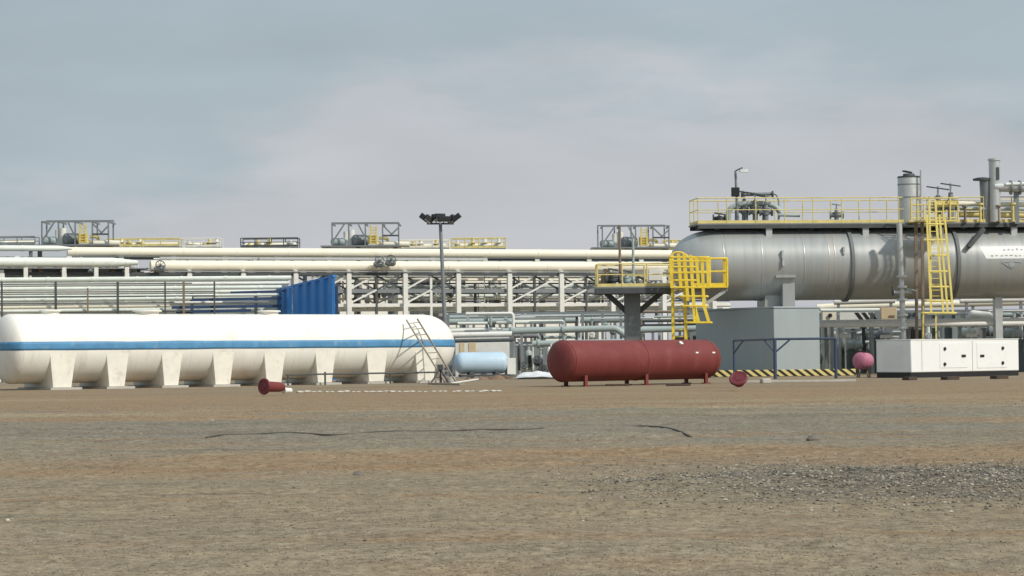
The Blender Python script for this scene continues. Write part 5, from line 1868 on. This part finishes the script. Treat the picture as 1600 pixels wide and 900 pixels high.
mk('body', MB().box(c, (1.15, .6, .95)), TAN, o, bevel=.03)
mk('latch', MB().box(c + V(.2, -.32, -.15), (.4, .05, .14)), BROWN, o)
mk('stand', MB().box(V(c.x, 167, (c.z - .48) / 2), (.5, .4, c.z - .48)), STEEL, o)
rv = random.Random(21)
labs = ['grey pump with flanged nozzle under the pipes by the pier edge', 'dark pump beside the rightmost goalpost post', 'teal pump behind the pink vessel', 'brown pump above the pink vessel',
        'grey pump behind the left end of the generator', 'dark pump under the tall yellow ladder', 'pale pump above the generator doors', 'grey pump under the support leg', 'teal pump at the right edge under the vessel']
for i, (px, py, m, s) in enumerate(((1293, 560, STEEL, .9), (1318, 545, DARK, .9), (1336, 540, GREENGREY, .8), (1322, 560, BROWN, .7), (1378, 525, STEEL, .9), (1428, 522, DARK, .9), (1515, 520, PALE, .8),
                                    (1548, 518, STEEL, .8), (1585, 522, GREENGREY, .9))):
    D = 165 + rv.uniform(-3, 5)
    c = P(px, py, D)
    o = thing('pump', labs[i], 'pump', V(c.x, D, 0))
    mk('casing', MB().lathe([(-s * .8, s * .2), (-s * .75, s * .42), (-s * .2, s * .45), (-s * .18, s * .6), (-s * .05, s * .6), (0, s * .4), (s * .6, s * .36), (s * .7, s * .15)], c, V(1, rv.uniform(-.3, .3), 0), 18), m, o)
    mk('discharge_pipe', MB().tube([c, c + V(0, 0, s * 1.3)], s * .16, 10), GALV if i % 2 else m, o)
    mk('flange', MB().lathe([(0, s * .3), (.1, s * .3)], c + V(0, 0, s * 1.2), V(0, 0, 1), 14), GALV, o)
    mk('plinth', MB().box(V(c.x, D, max(.1, (c.z - s * .4) / 2)), (s * 1.3, s * .9, max(.2, c.z - s * .4))), DARKWALL if i % 3 else CONC, o)
for i, (px, py0, py1, m) in enumerate(((1286, 505, 580, PALE), (1312, 512, 560, GALV), (1349, 510, 550, DARK), (1362, 488, 545, GREENGREY), (1420, 490, 540, STEEL), (1500, 508, 540, GREENGREY), (1538, 512, 540, STEEL), (1592, 500, 540, GALV))):
    D = 163 + (i % 3)
    a = P(px, py0, D)
    o = thing('riser_pipe', ('pale riser at the right edge of the pier', 'galvanised riser behind the rightmost goalpost post', 'dark riser above the pink vessel', 'grey green riser left of the tan cabinet',
                             'grey riser beside the brown channels', 'grey green riser above the left generator door', 'grey riser above the right generator door', 'galvanised riser at the right edge')[i], 'pipe', V(a.x, D, 0))
    mk('pipe', MB().tube([V(a.x, D, 0), a], .13, 10), m, o)
    mb = MB()
    for z in (a.z * .97, a.z * .6):
        mb.lathe([(-.06, .24), (.06, .24)], V(a.x, D, z), V(0, 0, 1), 12)
    mk('flange', mb, m, o)
for i, (px, py) in enumerate(((1296, 526), (1321, 525), (1384, 526), (1518, 524))):
    c = P(px, py, 161)
    T('junction_box', MB().box(c, (.75, .3, .24)).bar(V(c.x, 161.1, 0), V(c.x, 161.1, c.z), .1), WSTEEL, ('white box beside the pale riser by the pier', 'white box behind the rightmost goalpost post',
      'white box above the left end of the generator', 'white box above the generator doors')[i], 'box')
c = P(1532, 495, 166)
mb = MB().lathe(dome(-.6, .42, .3, -1) + dome(.6, .42, .3, 1), c, V(1, .1, -.12), 18).bar(V(c.x, 166, 0), c, .25)
T('pipe_reducer', mb, WSTEEL, 'white rounded fitting left of the support leg', 'fitting')
